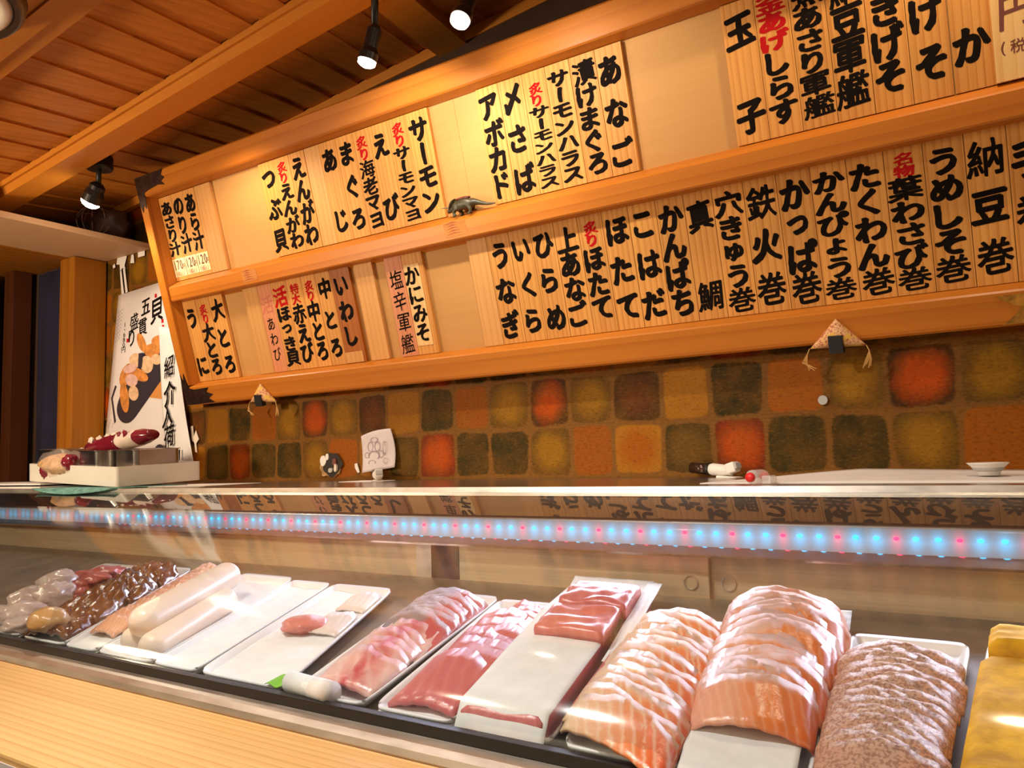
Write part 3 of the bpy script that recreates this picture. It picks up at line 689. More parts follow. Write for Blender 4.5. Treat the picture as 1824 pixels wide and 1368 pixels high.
# rails at the foot of the glass
bm = bm_new(); box(bm, CX0, CX1, 0.5405, 0.551, -0.252, -0.2290, 0.001); child('rubber_seal', bm, M_RUB, case)
bm = bm_new()
prof = [(0.540, -0.2385), (0.529, -0.2405), (0.5215, -0.2440), (0.5195, -0.2495), (0.5195, -0.262), (0.540, -0.262)]
a = [bm.verts.new((CX0, y, z)) for y, z in prof]; b = [bm.verts.new((CX1, y, z)) for y, z in prof]
bm.faces.new(a); bm.faces.new(b[::-1])
for i in range(len(prof)): bm.faces.new((a[i], b[i], b[(i + 1) % len(prof)], a[(i + 1) % len(prof)]))
child('front_rail', bm, M_RAIL, case)
# glass
def sheet_glass(pts, name):
    n = 40; dense = []
    P = [Vector((0, y, z)) for y, z in pts]
    for i in range(len(P) - 1):
        p0, p1, p2, p3 = P[max(i - 1, 0)], P[i], P[i + 1], P[min(i + 2, len(P) - 1)]
        for k in range(6):
            t = k / 6
            dense.append(0.5 * ((2 * p1) + (p2 - p0) * t + (2 * p0 - 5 * p1 + 4 * p2 - p3) * t * t + (3 * p1 - p0 - 3 * p2 + p3) * t ** 3))
    dense.append(P[-1])
    bm = bm_new(); xs = [CX0 + 0.002, -1.2, -0.4, CX1 - 0.002]
    g = [[bm.verts.new((x, p.y, p.z)) for p in dense] for x in xs]
    for i in range(len(xs) - 1):
        for j in range(len(dense) - 1): bm.faces.new((g[i][j], g[i + 1][j], g[i + 1][j + 1], g[i][j + 1]))
    return child(name, bm, M_GLASST if name == 'top_glass' else M_GLASS, case, True)
sheet_glass([(0.9395, -0.0860), (0.86, -0.1035), (0.78, -0.1215), (0.70, -0.1415), (0.63, -0.164), (0.585, -0.185), (0.558, -0.208), (0.5455, -0.2285)], 'front_glass')
sheet_glass([(1.0215, -0.0565), (0.98, -0.0712), (0.9405, -0.0855)], 'top_glass')
bm = bm_new(); bmq = [(0.9440, -0.0895), (1.0185, -0.0635), (1.0185, -0.0665), (0.9445, -0.0925)]
a = [bm.verts.new((CX0, y, z)) for y, z in bmq]; b = [bm.verts.new((CX1, y, z)) for y, z in bmq]
bm.faces.new(a); bm.faces.new(b[::-1])
for i in range(4): bm.faces.new((a[i], b[i], b[(i + 1) % 4], a[(i + 1) % 4]))
child('dark_backing', bm, plain('dark backing sheet', (0.045, 0.022, 0.014), 0.45), case)  # dark sheet added to keep the strip behind the top glass dark
for x0 in (CX0 - 0.006, CX1):
    bm = bm_new(); q = [(0.541, -0.262), (0.541, -0.228), (0.556, -0.206), (0.585, -0.184), (0.63, -0.163), (0.70, -0.1405), (0.78, -0.1205), (0.86, -0.1025), (0.94, -0.0845), (1.0, -0.0635), (1.0, -0.262)]
    a = [bm.verts.new((x0, y, z)) for y, z in q]; b = [bm.verts.new((x0 + 0.006, y, z)) for y, z in q]
    bm.faces.new(a); bm.faces.new(b[::-1])
    for i in range(len(q)): bm.faces.new((a[i], b[i], b[(i + 1) % len(q)], a[(i + 1) % len(q)]))
    child('end_panel', bm, M_STEEL, case)
# light bar
lb_bm = bm_new(); box(lb_bm, CX0 + 0.01, CX1 - 0.01, 0.931, 0.9435, -0.128, -0.0885, 0.001)
lbar = child('light_bar', lb_bm, plain('lamp housing', (0.62, 0.60, 0.62), 0.28, 0.85), case)
bm = bm_new(); q = [(0.9308, -0.1165), (0.9205, -0.1262), (0.9205, -0.1290), (0.9308, -0.1290)]
a = [bm.verts.new((CX0 + 0.01, y, z)) for y, z in q]; b = [bm.verts.new((CX1 - 0.01, y, z)) for y, z in q]
bm.faces.new(a); bm.faces.new(b[::-1])
for i in range(4): bm.faces.new((a[i], b[i], b[(i + 1) % 4], a[(i + 1) % 4]))
c = obj('polished_lip', bm, metal('polished lip', (0.85, 0.82, 0.86), 0.10)); c.parent = lbar
bm = bm_new()
a = [(0.9304, -0.0895), (0.9265, -0.0905), (0.9225, -0.097), (0.9195, -0.108), (0.9192, -0.118), (0.9200, -0.1258)]
g = [[bm.verts.new((x, y, z)) for y, z in a] for x in (CX0 + 0.01, CX1 - 0.01)]
for j in range(len(a) - 1): bm.faces.new((g[0][j], g[1][j], g[1][j + 1], g[0][j + 1]))
c = obj('clear_lens', bm, M_LENS, smooth=True); c.parent = lbar
M_LB = emit('blue lamp diode', (0.02, 0.55, 1.0), 2.6); M_LR = emit('red lamp diode', (1.0, 0.03, 0.14), 2.4)
def led_haze_mat():  # emission paints the diode light scattered over the housing
    t = NT('painted led haze'); tc = t.n('ShaderNodeTexCoord'); sp = t.n('ShaderNodeSeparateXYZ'); t.l(tc.outputs['Object'], sp.inputs[0])
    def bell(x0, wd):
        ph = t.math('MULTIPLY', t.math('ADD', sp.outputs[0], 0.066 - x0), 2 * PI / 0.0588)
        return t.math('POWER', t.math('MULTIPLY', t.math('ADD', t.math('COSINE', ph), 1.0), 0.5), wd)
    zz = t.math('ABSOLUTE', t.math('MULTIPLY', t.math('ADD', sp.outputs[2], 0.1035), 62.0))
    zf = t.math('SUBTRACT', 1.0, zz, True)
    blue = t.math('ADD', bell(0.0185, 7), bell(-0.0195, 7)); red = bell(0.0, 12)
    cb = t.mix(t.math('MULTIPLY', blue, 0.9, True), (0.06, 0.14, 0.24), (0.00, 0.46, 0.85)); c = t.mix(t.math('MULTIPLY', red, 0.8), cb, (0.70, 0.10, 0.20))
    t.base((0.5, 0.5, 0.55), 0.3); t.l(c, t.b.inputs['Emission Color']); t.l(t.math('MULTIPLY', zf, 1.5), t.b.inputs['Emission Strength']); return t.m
bm = bm_new(); box(bm, CX0 + 0.012, CX1 - 0.012, 0.9302, 0.9309, -0.1180, -0.0900); c = obj('led_haze_strip', bm, led_haze_mat()); c.parent = lbar  # added strip carrying the painted diode haze
def diode(x, m, nm):
    bm = bm_new(); g = bmesh.ops.create_icosphere(bm, subdivisions=2, radius=0.0021)
    for v in g['verts']: v.co = Vector((x + v.co.x * 1.5, 0.9292 + v.co.y * 0.6, -0.1005 + v.co.z))
    c = obj('led', bm, m, smooth=True); c.parent = lbar; c['label'] = nm
for k in range(-2, 27):
    x = -0.066 - 0.0588 * k
    diode(x, M_LR, 'small red light diode'); diode(x + 0.0185, M_LB, 'small cyan light diode'); diode(x - 0.0195, M_LB, 'small cyan light diode')
sl_ = area('case_strip_light', (-0.42, 0.912, -0.1265), (-0.42, 0.40, -0.185), 1.9, 0.012, 1.5, (0.74, 0.78, 1.0)); sl_.data.spread = 1.6

# ================================================================== trays and food in the case
class Tray:
    def __init__(s, fl, fr, bl, br):
        s.c = [Vector((*p, 0)) for p in (fl, fr, bl, br)]
    def P(s, u, t, h=0.0):
        a = s.c[0].lerp(s.c[1], u); b = s.c[2].lerp(s.c[3], u); p = a.lerp(b, t)
        return Vector((p.x, p.y - h * 0.163, pz(p.y, 0) + h * 0.987))
NRM = Vector((0, -0.163, 0.987))
FLR = -0.0085
def tray(tr, label, m=None, depth=0.0135):
    bm = bm_new()
    k = [0, .018, .04, .065, .10, .2, .35, .5, .65, .8, .90, .935, .96, .982, 1]
    def hh(x):
        e = min(x, 1 - x)
        return 0.0 if e < 0.03 else FLR * min(1, (e - 0.03) / 0.06)
    n = len(k) - 1
    def fn(u, v):
        s, t = k[round(u * n)], k[round(v * n)]
        es, et = min(s, 1 - s) , min(t, 1 - t)
        h = max(hh(s), -0.0 + (0 if et < 0.012 else FLR * min(1, (et - 0.012) / 0.035)))
        r = (abs(2 * s - 1) ** 10) * (abs(2 * t - 1) ** 18) * 0.045
        return tr.P(s + (0.5 - s) * r * 2, t + (0.5 - t) * r * 1.0, h)
    slab(bm, fn, n, n, lambda u, v: 0.0035 if 0 < round(u * n) < n and 0 < round(v * n) < n else 0.003, NRM)
    o = obj('food_tray', bm, m or M_TRAY, smooth=True)
    return tag(o, label, 'tray', 'white food trays in the case')
def sl(tr, s0, s1, t, d, H, lift, th, m, name, label, cat, grp, base=-0.006, arch=0.6, skew=0.0, sk2=0.0, seed=0, nu=20, nv=5, wav=0.002):
    bm = bm_new()
    def fn(u, v):
        a = max(0.0, math.sin(PI * min(1, max(0, u)))) ** arch
        w = mnoise.noise(Vector((u * 3, v * 2, seed * 1.7)))
        w2 = mnoise.noise(Vector((u * 2.2 + 9, 4.0, seed * 2.3)))
        return tr.P(s0 + (s1 - s0) * u + sk2 * (v - .5), t + d * v * (1 + 0.25 * w2) + skew * (u - .5) + 0.012 * w2, base + th + H * a + lift * v * (0.35 + 0.65 * a) + wav * w + wav * .35 * math.sin(u * 31 + seed * 2.1 + v * 3))
    slab(bm, fn, nu, nv, th, NRM)
    o = obj(name, bm, m, smooth=True)
    return tag(o, label, cat, grp)
def pile(tr, n, t0, t1, s0, s1, H, d, lift, th, m, name, label, cat, grp, js=0.03, **kw):
    for i in range(n - 1, -1, -1):
        f = i / max(1, n - 1); rj = random.uniform(-js, js); hk = kw.pop('hk', None)
        sl(tr, s0 + rj, s1 + rj + random.uniform(-js, js), t0 + (t1 - t0) * f + random.uniform(-.004, .004), d, H * random.uniform(.92, 1.05), lift, th, m, name, label, cat, grp, seed=i + n * 7 + H * 999, **kw)
def sheet(tr, s0, s1, t0, t1, h, label, m=M_WETPAPER, fnh=None, name='paper_sheet', th=0.0008, amp=0.0015, skew=0.0):
    bm = bm_new()
    def fn(u, v):
        x = mnoise.noise(Vector((u * 3 + s0 * 7, v * 4, t0 * 5))) * amp
        return tr.P(s0 + (s1 - s0) * u + skew * v, t0 + (t1 - t0) * v, (fnh(u, v) if fnh else h) + x + th)
    slab(bm, fn, 18, 18, th, NRM)
    return tag(obj(name, bm, m, smooth=True), label, 'paper')

# far left: shellfish and red clam on paper
t1 = Tray((-1.33, .56), (-1.205, .56), (-1.50, .85), (-1.37, .85)); tray(t1, 'white food tray under the shellfish at the far left of the case')
sheet(t1, .04, .96, .02, .99, FLR + .001, 'white paper under the shellfish and red clam pieces')
for i, (s, t, h, r) in enumerate([(.25, .10, .006, (.034, .030, .016)), (.62, .16, .008, (.030, .030, .018)), (.30, .30, .010, (.032, .032, .020)), (.66, .36, .014, (.030, .030, .020)), (.40, .48, .016, (.036, .030, .022)), (.85, .06, .004, (.026, .022, .012))]):
    bm = bm_new(); blob(bm, t1.P(s, t, h), r, i, 0.35, 2.2); tag(obj('shellfish_piece', bm, M_SQUID, smooth=True), 'pale translucent shellfish piece heaped at the far left of the case', 'shellfish', 'pale shellfish at the far left')
for i, (s, t, h, r) in enumerate([(.60, .52, .012, (.034, .024, .010)), (.78, .62, .014, (.040, .022, .012)), (.50, .66, .010, (.036, .026, .012)), (.86, .47, .006, (.026, .020, .010)), (.74, .76, .010, (.036, .030, .012))]):
    bm = bm_new(); blob(bm, t1.P(s, t, h), r, 20 + i, 0.45, 2.5); tag(obj('red_clam_piece', bm, M_CLAM, smooth=True), 'red clam piece behind the pale shellfish at the far left', 'shellfish', 'red clam pieces at the far left')
# glazed eel
t2 = Tray((-1.195, .56), (-1.085, .56), (-1.355, .86), (-1.235, .86)); tray(t2, 'white food tray under the pile of glazed brown eel')
rE = random.Random(5)
for i in range(11):
    t = 0.02 + i * 0.070
    sl(t2, .04 + rE.uniform(-.06, .05), .94 + rE.uniform(-.05, .06), t, .17, .012 + .008 * math.sin(PI * i / 10), .008, .006, M_EEL, 'eel_piece', 'glossy brown glazed eel piece in the pile beside the cream fish cakes', 'eel', 'glazed eel pieces', arch=.5, seed=40 + i, wav=.007, skew=rE.uniform(-.05, .05))
bm = bm_new(); blob(bm, t2.P(.50, .06, .020), (.030, .024, .018), 77, .2, 2); tag(obj('eel_roll', bm, fish('pale eel belly', [(0, (.5, .3, .12)), (1, (.30, .12, .03))], 0, sss=0), smooth=True), 'pale-fronted rolled eel piece at the front of the eel pile', 'eel')
# peach strips
t3 = Tray((-1.082, .56), (-1.010, .56), (-1.228, .86), (-1.106, .86)); tray(t3, 'white food tray under the narrow row of peach fish strips')
sheet(t3, .04, .96, .0, .99, FLR + .001, 'white paper under the peach fish strips')
for i in range(12): sl(t3, .10, .80, .14 + i * .065, .11, .006, .010, .004, M_PEACH, 'fish_strip', 'thin peach fish strip in the narrow row left of the fish cakes', 'fish slice', 'peach fish strips', seed=60 + i, wav=.002, base=-.005)
# cream fish cakes
t4 = Tray((-1.006, .56), (-0.888, .56), (-1.102, .86), (-0.976, .86)); tray(t4, 'white food tray under the three cream fish cakes')
def rod(s0, t0, s1, t1_, h, r, label):
    a, b = t4.P(s0, t0, h), t4.P(s1, t1_, h); d = (b - a)
    L = d.length; bm = bm_new(); pr = []; n = 7
    for i in range(n): pr.append((r * math.sin(PI / 2 * i / (n - 1)) + 1e-4, r * (1 - math.cos(PI / 2 * i / (n - 1)))))
    pr += [(r, L - r)] + [(r * math.cos(PI / 2 * i / (n - 1)) + 1e-4, L - r + r * math.sin(PI / 2 * i / (n - 1))) for i in range(1, n)]
    z = d.normalized(); x = z.cross(Vector((0, 0, 1))).normalized(); y = z.cross(x)
    lathe(bm, pr, 28, Matrix(((x.x, y.x, z.x, a.x), (x.y, y.y, z.y, a.y), (x.z, y.z, z.z, a.z), (0, 0, 0, 1))))
    tag(obj('fish_cake', bm, M_ROD, smooth=True), label, 'fish cake', 'cream fish cake rods')
rod(.43, .05, .27, .62, .006, .0175, 'cream rod-shaped fish cake lowest at the left of the three')
rod(.86, .02, .68, .62, .007, .0180, 'cream rod-shaped fish cake lowest at the right of the three')
rod(.60, .06, .475, .74, .030, .0205, 'cream rod-shaped fish cake lying on top of the two others')
# empty lined tray and the nearly empty one
t5 = Tray((-0.885, .56), (-0.803, .56), (-0.971, .85), (-0.885, .85)); tray(t5, 'empty white food tray right of the cream fish cakes')
sheet(t5, .06, .94, .01, .99, FLR + .001, 'wet absorbent sheet lining the empty white tray', amp=.002)
t6 = Tray((-0.798, .56), (-0.658, .56), (-0.880, .85), (-0.762, .85)); tray(t6, 'white food tray holding only one small chunk of red fish')
sheet(t6, .06, .94, .01, .99, FLR + .001, 'wet absorbent sheet under the small chunk of red fish', amp=.002)
bm = bm_new(); blob(bm, t6.P(.42, .50, .000), (.030, .028, .011), 91, .25, 2.0)
tag(obj('fish_chunk', bm, fish('red pink chunk', [(0, (.66, .22, .18)), (1, (.76, .42, .34))], 0), smooth=True), 'small red and pink fish chunk alone on the lined tray', 'fish')
for i in range(2): sl(t6, .50, .90, .46 + i * .26, .20, .003, .003, .003, fish('translucent white fish %d' % i, [(0, (.80, .66, .60)), (1, (.78, .70, .68))], 4), 'fish_slice', ('thin translucent fish slice right behind the small red chunk', 'pale lilac fish slice at the back of the lined tray')[i], 'fish slice', None, seed=95 + i, base=FLR + .002, wav=.001)
# pale pink and silver fish
t7 = Tray((-0.642, .56), (-0.545, .56), (-0.702, .855), (-0.583, .855)); tray(t7, 'white food tray under the silver-skinned and pale pink fish')
sheet(t7, .05, .95, .60, .99, FLR + .001, 'white paper at the back of the silver-skinned fish tray')
pile(t7, 13, .42, .70, .06, .96, .011, .16, .014, .0028, M_SILVER, 'fish_slice', 'silver-skinned fish slice with a red edge at the back of its tray', 'fish slice', 'silver-skinned fish slices', arch=.7)
pile(t7, 7, .06, .38, .08, .94, .009, .20, .011, .0045, M_YELLOW, 'fish_slice', 'pale pink fish slice with a red streak in front of the silver ones', 'fish slice', 'pale pink fish slices', arch=.8)
rl = thing('paper_roll', 'rolled white paper lying in front of the pale pink fish', 'paper roll')
bm = bm_new(); a, b = t7.P(-.05, .015, .006), t7.P(.62, -.01, .006)
tube(bm, [a, a.lerp(b, .5), b], [.0105, .0110, .0105], 18); child('roll', bm, M_WETPAPER, rl, True)
bm = bm_new(); d = (b - a).normalized(); tube(bm, [a.lerp(b, .62), b + d * .001], [.0116, .0116], 18); child('outer_band', bm, M_PAPER, rl, True)
bm = bm_new(); slab(bm, lambda u, v: Vector((-0.680 + 0.032 * u, 0.557 + 0.022 * v, pz(0.557 + 0.022 * v, 0.0025 + 0.0015 * math.sin(u * 9)))), 12, 4, .0008, NRM); tag(obj('leaf_divider', bm, M_GREEN), 'green plastic leaf divider beside the rolled white paper', 'leaf divider')
# tuna slices
t8 = Tray((-0.532, .56), (-0.438, .56), (-0.580, .848), (-0.480, .848)); tray(t8, 'white food tray under the loose pink tuna slices')
sheet(t8, .03, .97, .0, .99, FLR + .001, 'white paper under the loose pink tuna slices')
pile(t8, 7, .05, .46, .12, .98, .006, .30, .010, .005, M_TUNA, 'tuna_slice', 'broad pink tuna slice lying loose left of the wrapped block', 'tuna slice', 'loose tuna slices', arch=.5)
pile(t8, 3, .60, .70, .35, 1.0, .006, .18, .008, .005, M_TUNA, 'tuna_slice', 'pink tuna slice half hidden behind the tall tuna pieces', 'tuna slice', 'tuna slices at the back', arch=.5)
# wrapped tuna block
t9 = Tray((-0.436, .56), (-0.338, .56), (-0.508, .905), (-0.395, .905)); tray(t9, 'white food tray under the paper-wrapped tuna block')
def block(tr, s0, s1, t0, t1_, h0, h1, m, name, label, cat, rnd=.004, seed=0, amp=.002, grp=None):
    bm = bm_new()
    def fn(u, v):
        e = min(u, 1 - u) * abs(s1 - s0) * .12 + 1e-5; f = min(v, 1 - v) * abs(t1_ - t0) * .30 + 1e-5
        dr = rnd * (max(0, 1 - e / (rnd * 1.2)) ** 2 + max(0, 1 - f / (rnd * 1.2)) ** 2) * .6
        return tr.P(s0 + (s1 - s0) * u, t0 + (t1_ - t0) * v, h1 - dr + amp * mnoise.noise(Vector((u * 3 + seed, v * 4, seed))))
    slab(bm, fn, 16, 16, h1 - h0, NRM); return tag(obj(name, bm, m, smooth=True), label, cat, grp)
block(t9, .06, .90, .015, .62, FLR + .002, .0135, M_TUNA, 'tuna_block', 'red tuna block showing under the front edge of the white wrap', 'tuna', seed=3)
sheet(t9, .02, .94, -.012, .98, 0, 'white absorbent wrap over the tuna block with a red front edge', fnh=lambda u, v: (.0150 - .0165 * max(0, (.045 - v) / .045) ** .8 - .002 * (abs(2 * u - 1) ** 6)) if v < .62 else .0150 - (v - .62) * .026, name='paper_wrap', th=.0012, amp=.001)
block(t9, .20, .96, .46, .66, .0162, .0270, M_TUNA, 'tuna_piece', 'thick pink tuna piece at the front on top of the white wrap', 'tuna', seed=5, amp=.005)
block(t9, .24, 1.0, .665, .86, .0150, .0300, M_TUNA, 'tuna_piece', 'thick pink tuna piece behind the front one on the white wrap', 'tuna', seed=8, amp=.006)
block(t9, .10, .80, -.035, .02, FLR, -.001, M_TUNA, 'tuna_strip', 'thin red tuna edge peeking out under the front of the white wrap', 'tuna', seed=2, amp=.003)
sheet(t9, .10, 1.06, .80, .98, .022, 'white paper corner standing up behind the tuna pieces', fnh=lambda u, v: .008 + .010 * v)
block(t9, 1.01, 1.09, .10, .86, FLR, .008, M_TUNA, 'tuna_strip', 'long dark red tuna strip along the right side of the wrap', 'tuna', seed=9, amp=.003)
sheet(t9, 1.0, 1.16, .40, .96, .012, 'narrow white paper edge standing beside the red tuna strip', fnh=lambda u, v: .006 + .012 * v)
# pale salmon belly
t10 = Tray((-0.330, .56), (-0.232, .56), (-0.362, .838), (-0.262, .838)); tray(t10, 'white food tray under the pale salmon belly slices')
pile(t10, 19, -.03, .68, -.08, .98, .010, .17, .012, .0036, M_SALMONP, 'salmon_slice', 'pale fatty salmon belly slice fanned in the pile left of the big one', 'salmon slice', 'pale salmon belly slices', base=.0008, arch=.6, skew=-.16)
# big salmon pile
t11 = Tray((-0.226, .56), (-0.140, .56), (-0.286, .880), (-0.172, .880)); tray(t11, 'white food tray under the big orange salmon pile')
sheet(t11, -.04, .90, -.03, .22, FLR + .003, 'white paper under the front end of the salmon pile', fnh=lambda u, v: .004 + .002 * v)
sheet(t11, .14, 1.08, .84, .955, .010, 'white paper corner standing behind the salmon pile', fnh=lambda u, v: .006 + .006 * v)
pile(t11, 13, .13, .40, -.06, 1.00, .015, .16, .017, .0030, M_SALMON, 'salmon_slice', 'orange salmon slice in the front half of the big pile', 'salmon slice', 'salmon slices in front', base=.0008, arch=.55)
pile(t11, 16, .43, .72, -.02, 1.06, .018, .16, .019, .0030, M_SALMON, 'salmon_slice', 'pinkish orange salmon slice in the rear half of the big pile', 'salmon slice', 'salmon slices behind', base=.0008, arch=.55)
# speckled slices
t12 = Tray((-0.136, .56), (-0.063, .56), (-0.160, .842), (-0.057, .842)); tray(t12, 'white food tray under the brown speckled seared slices')
pile(t12, 24, .00, .60, -.02, 1.0, .009, .13, .013, .0032, M_SEAR, 'seared_slice', 'brown speckled seared fish slice in the dense pile left of the egg', 'fish slice', 'speckled seared slices', base=.0008, arch=.6)
block(t12, .10, .80, .80, .88, FLR + .002, .004, fish('orange piece', [(0, (.78, .30, .12)), (1, (.80, .36, .18))], 3), 'fish_slice', 'smooth orange fish piece behind the speckled seared slices', 'fish slice', seed=12)
# rolled egg
t13 = Tray((-0.054, .56), (0.060, .56), (-0.044, .856), (0.070, .856)); tray(t13, 'white food tray under the yellow rolled egg blocks')
block(t13, .0, .98, .06, .76, FLR + .002, .018, M_EGG, 'egg_block', 'yellow rolled egg block in front at the right edge', 'rolled egg', .008, 3, .003)
block(t13, .04, 1.0, .78, .95, FLR + .002, .024, M_EGG, 'egg_block', 'yellow rolled egg block standing taller behind the front one', 'rolled egg', .008, 6, .003)

# ================================================================== ceiling spot lamps
M_BULB = emit('glowing bulb', (1.0, 0.84, 0.60), 45)
def lamp(mount, joint, tip, r, label, tgt, power, angle, mount_r=0.034):
    t = thing('spot_lamp', label, 'spot lamp')
    mount, joint, tip = Vector(mount), Vector(joint), Vector(tip)
    bm = bm_new(); lathe(bm, [(mount_r * .96, 0.004), (mount_r, 0), (mount_r, -0.026 * mount_r / .034), (mount_r * .94, -0.030 * mount_r / .034)], 28, T(*mount)); child('mount', bm, M_BLACK, t, False)
    bm = bm_new(); tube(bm, [mount - Vector((0, 0, .006)), joint], 0.0065, 12); child('stem', bm, M_BLACK, t, True)
    d = (tip - joint).normalized(); L = (tip - joint).length
    z = -d; x = Vector((0, 1, 0)).cross(z).normalized(); y = z.cross(x)
    m = Matrix(((x.x, y.x, z.x, tip.x), (x.y, y.y, z.y, tip.y), (x.z, y.z, z.z, tip.z), (0, 0, 0, 1)))
    bm = bm_new(); lathe(bm, [(r, .002), (r * 1.03, .002), (r * 1.03, r * .9), (r * .80, r * 1.5), (r * .80, L - .004), (r * .45, L + .004)], 28, m); child('lamp_head', bm, M_BLACK, t, False)
    bm = bm_new(); lathe(bm, [(r * .96, .0015), (r * .92, -.004), (r * .70, -r * .42), (r * .35, -r * .58), (.0005, -r * .62)], 28, m); child('bulb', bm, M_BULB, t, True)
    spot(label.split()[0] + '_lamp_beam', tip + d * (r + .004), tgt, power, (1, .90, .73), angle, .5, r * .7)
lamp((-1.996, 1.10, 0.813), (-1.998, 1.10, 0.742), (-2.028, 1.096, 0.700), 0.025, 'black ceiling spot lamp with round mount beside the left end of the menu board', (-1.95, 1.16, 0.2), 5, 140)
lamp((-0.902, 0.98, 0.888), (-0.902, 0.98, 0.752), (-0.919, 0.976, 0.693), 0.0165, 'thin-stemmed black spot lamp tilted down, second from the left under the ceiling', (-0.99, 1.25, 0.55), 5.0, 115, .012)
lamp((-0.705, 1.00, 0.910), (-0.705, 0.995, 0.752), (-0.709, 0.968, 0.694), 0.0165, 'brightest spot lamp, its round face turned to the viewer at the top middle', (-0.66, 1.25, 0.55), 4.6, 115, .012)
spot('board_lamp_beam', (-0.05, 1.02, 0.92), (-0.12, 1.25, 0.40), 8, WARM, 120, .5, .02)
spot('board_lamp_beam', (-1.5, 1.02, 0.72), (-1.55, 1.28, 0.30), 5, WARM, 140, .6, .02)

rd = thing('round_lamp', 'round cream lampshade with a dark brown rim in the top left corner', 'lamp', T(-1.36, 0.452, 0.722))
bm = bm_new(); lathe(bm, [(.137, .030), (.152, .030), (.156, .018), (.153, .004), (.148, -.002), (.142, -.003), (.137, .002)], 64); child('rim', bm, M_RIM, rd, True)
bm = bm_new(); lathe(bm, [(.1365, .002), (.128, -.004), (.118, -.004), (.1165, -.002), (.115, -.004), (.06, -.008), (.0005, -.010)], 64); child('shade', bm, M_SHADE, rd, True)
bm = bm_new(); lathe(bm, [(.02, .028), (.02, .075)], 16); child('mount', bm, M_RIM, rd, True)

# ================================================================== poster and things on the wall
PF = frame((0, 1.388, 0), (1, 0, 0), (0, 0, 1))          # local x = X, y = Z, z towards the room
def pxz(x, y): return (-2.393 + .003046 * (x - 212) - .00002 * (y - 527), .544 - .001783 * (y - 527) - .000429 * (x - 212))
po = thing('poster', 'white sushi platter poster hanging on the tiled wall beside the post', 'poster', PF)
def bil(c, u, v): 
    a = Vector(c[0]).lerp(Vector(c[1]), u); b = Vector(c[2]).lerp(Vector(c[3]), u); return a.lerp(b, v)
def hang(c, amp, name, m, par, z0=0.0, n=14):
    bm = bm_new(); slab(bm, lambda u, v: Vector((*bil(c, u, v), z0 + amp * math.sin(v * 3.2 + 0.5) * v * .5)), n, n, .0006, Vector((0, 0, 1))); return child(name, bm, m, par, True)
hang(((-2.393, .545), (-2.045, .560), (-2.462, .040), (-2.100, .030)), 0.0, 'sheet', M_POSTER, po)
def shape(name, px, m, z, par, smoothed=True):
    pts = [Vector(pxz(*p)) for p in px]
    if smoothed and len(pts) > 3:
        out = []; n = len(pts)
        for i in range(n):
            p0, p1, p2, p3 = pts[i - 1], pts[i], pts[(i + 1) % n], pts[(i + 2) % n]
            for k in range(5):
                t = k / 5; out.append(.5 * (2 * p1 + (p2 - p0) * t + (2 * p0 - 5 * p1 + 4 * p2 - p3) * t * t + (3 * p1 - p0 - 3 * p2 + p3) * t ** 3))
        pts = out
    bm = bm_new(); flat(bm, [(p.x, p.y) for p in pts], z); bmesh.ops.triangulate(bm, faces=bm.faces); return child(name, bm, m, par)
def ell(cx, cy, rx, ry, rot=0.0, n=10):
    return [(cx + rx * math.cos(2 * PI * i / n) * math.cos(rot) - ry * math.sin(2 * PI * i / n) * math.sin(rot), cy + rx * math.cos(2 * PI * i / n) * math.sin(rot) + ry * math.sin(2 * PI * i / n) * math.cos(rot)) for i in range(n)]
P_OR = plain('printed orange', (.66, .24, .05), .5, var=.4, vscale=60); P_CR = plain('printed cream', (.74, .46, .26), .5, var=.3, vscale=60)
P_PK = plain('printed pink', (.70, .42, .36), .5, var=.2, vscale=60); P_DK = plain('printed dark plate', (.030, .022, .030), .5); P_WD = plain('printed wood', (.62, .25, .06), .5)
shape('printed_board', [(259, 702), (300, 618), (302, 622), (297, 702)], P_WD, .0004, po, False)
shape('printed_plate', [(300, 596), (318, 606), (314, 632), (282, 684), (262, 716), (240, 748), (222, 750), (214, 728), (226, 690), (252, 640), (276, 606)], P_DK, .0006, po)
for i, (e, m) in enumerate([(ell(290, 606, 17, 12), P_OR), (ell(256, 609, 7, 17, -.35), P_OR), (ell(274, 622, 13, 12), P_OR), (ell(282, 636, 9, 9), P_CR), (ell(248, 640, 13, 12, -.3), P_CR), (ell(266, 646, 11, 15), P_CR), (ell(250, 664, 20, 10, .4), P_OR), (ell(230, 668, 10, 22, .35), P_OR), (ell(240, 676, 11, 11), P_PK), (ell(244, 698, 9, 13), P_CR), (ell(228, 708, 8, 26, -.12), P_OR), (ell(237, 656, 13, 7, -.5), P_PK)]):
    shape('printed_topping', e, m, .0008 + i * .0001, po)
shape('printed_seaweed', [(252, 628), (260, 626), (258, 652), (251, 654)], P_DK, .0022, po, False)
shape('printed_chopstick', [(210, 688), (213, 690), (206, 712), (213, 752), (210, 756), (203, 712)], P_DK, .0008, po, False)
bm = bm_new()
for ch, x, y, s in (('貝', 281, 552, .078), ('五', 262, 546, .056), ('貫', 257, 582, .056), ('盛', 242, 573, .054), ('り', 238, 602, .056)):
    X, Z = pxz(x, y); put_glyph(bm, ch, X, Z, s * .9, s * 1.05, .0006, .022, .18)
for i, ch in enumerate('1、680円'):
    X, Z = pxz(225.5 - i * .4, 579 + i * 9); put_glyph(bm, ch, X, Z, .026, .020, .0006, .008, .1)
child('lettering', bm, M_INK, po)
bm = bm_new()
for c in range(3):
    for k in range(9):
        X, Z = pxz(220 - c * 3.2 - k * .55, 552 + k * 6.5 + c * 3); flat(bm, [(X - .002, Z - .003), (X + .002, Z - .002), (X + .0015, Z + .003), (X - .0025, Z + .002)], .0006)
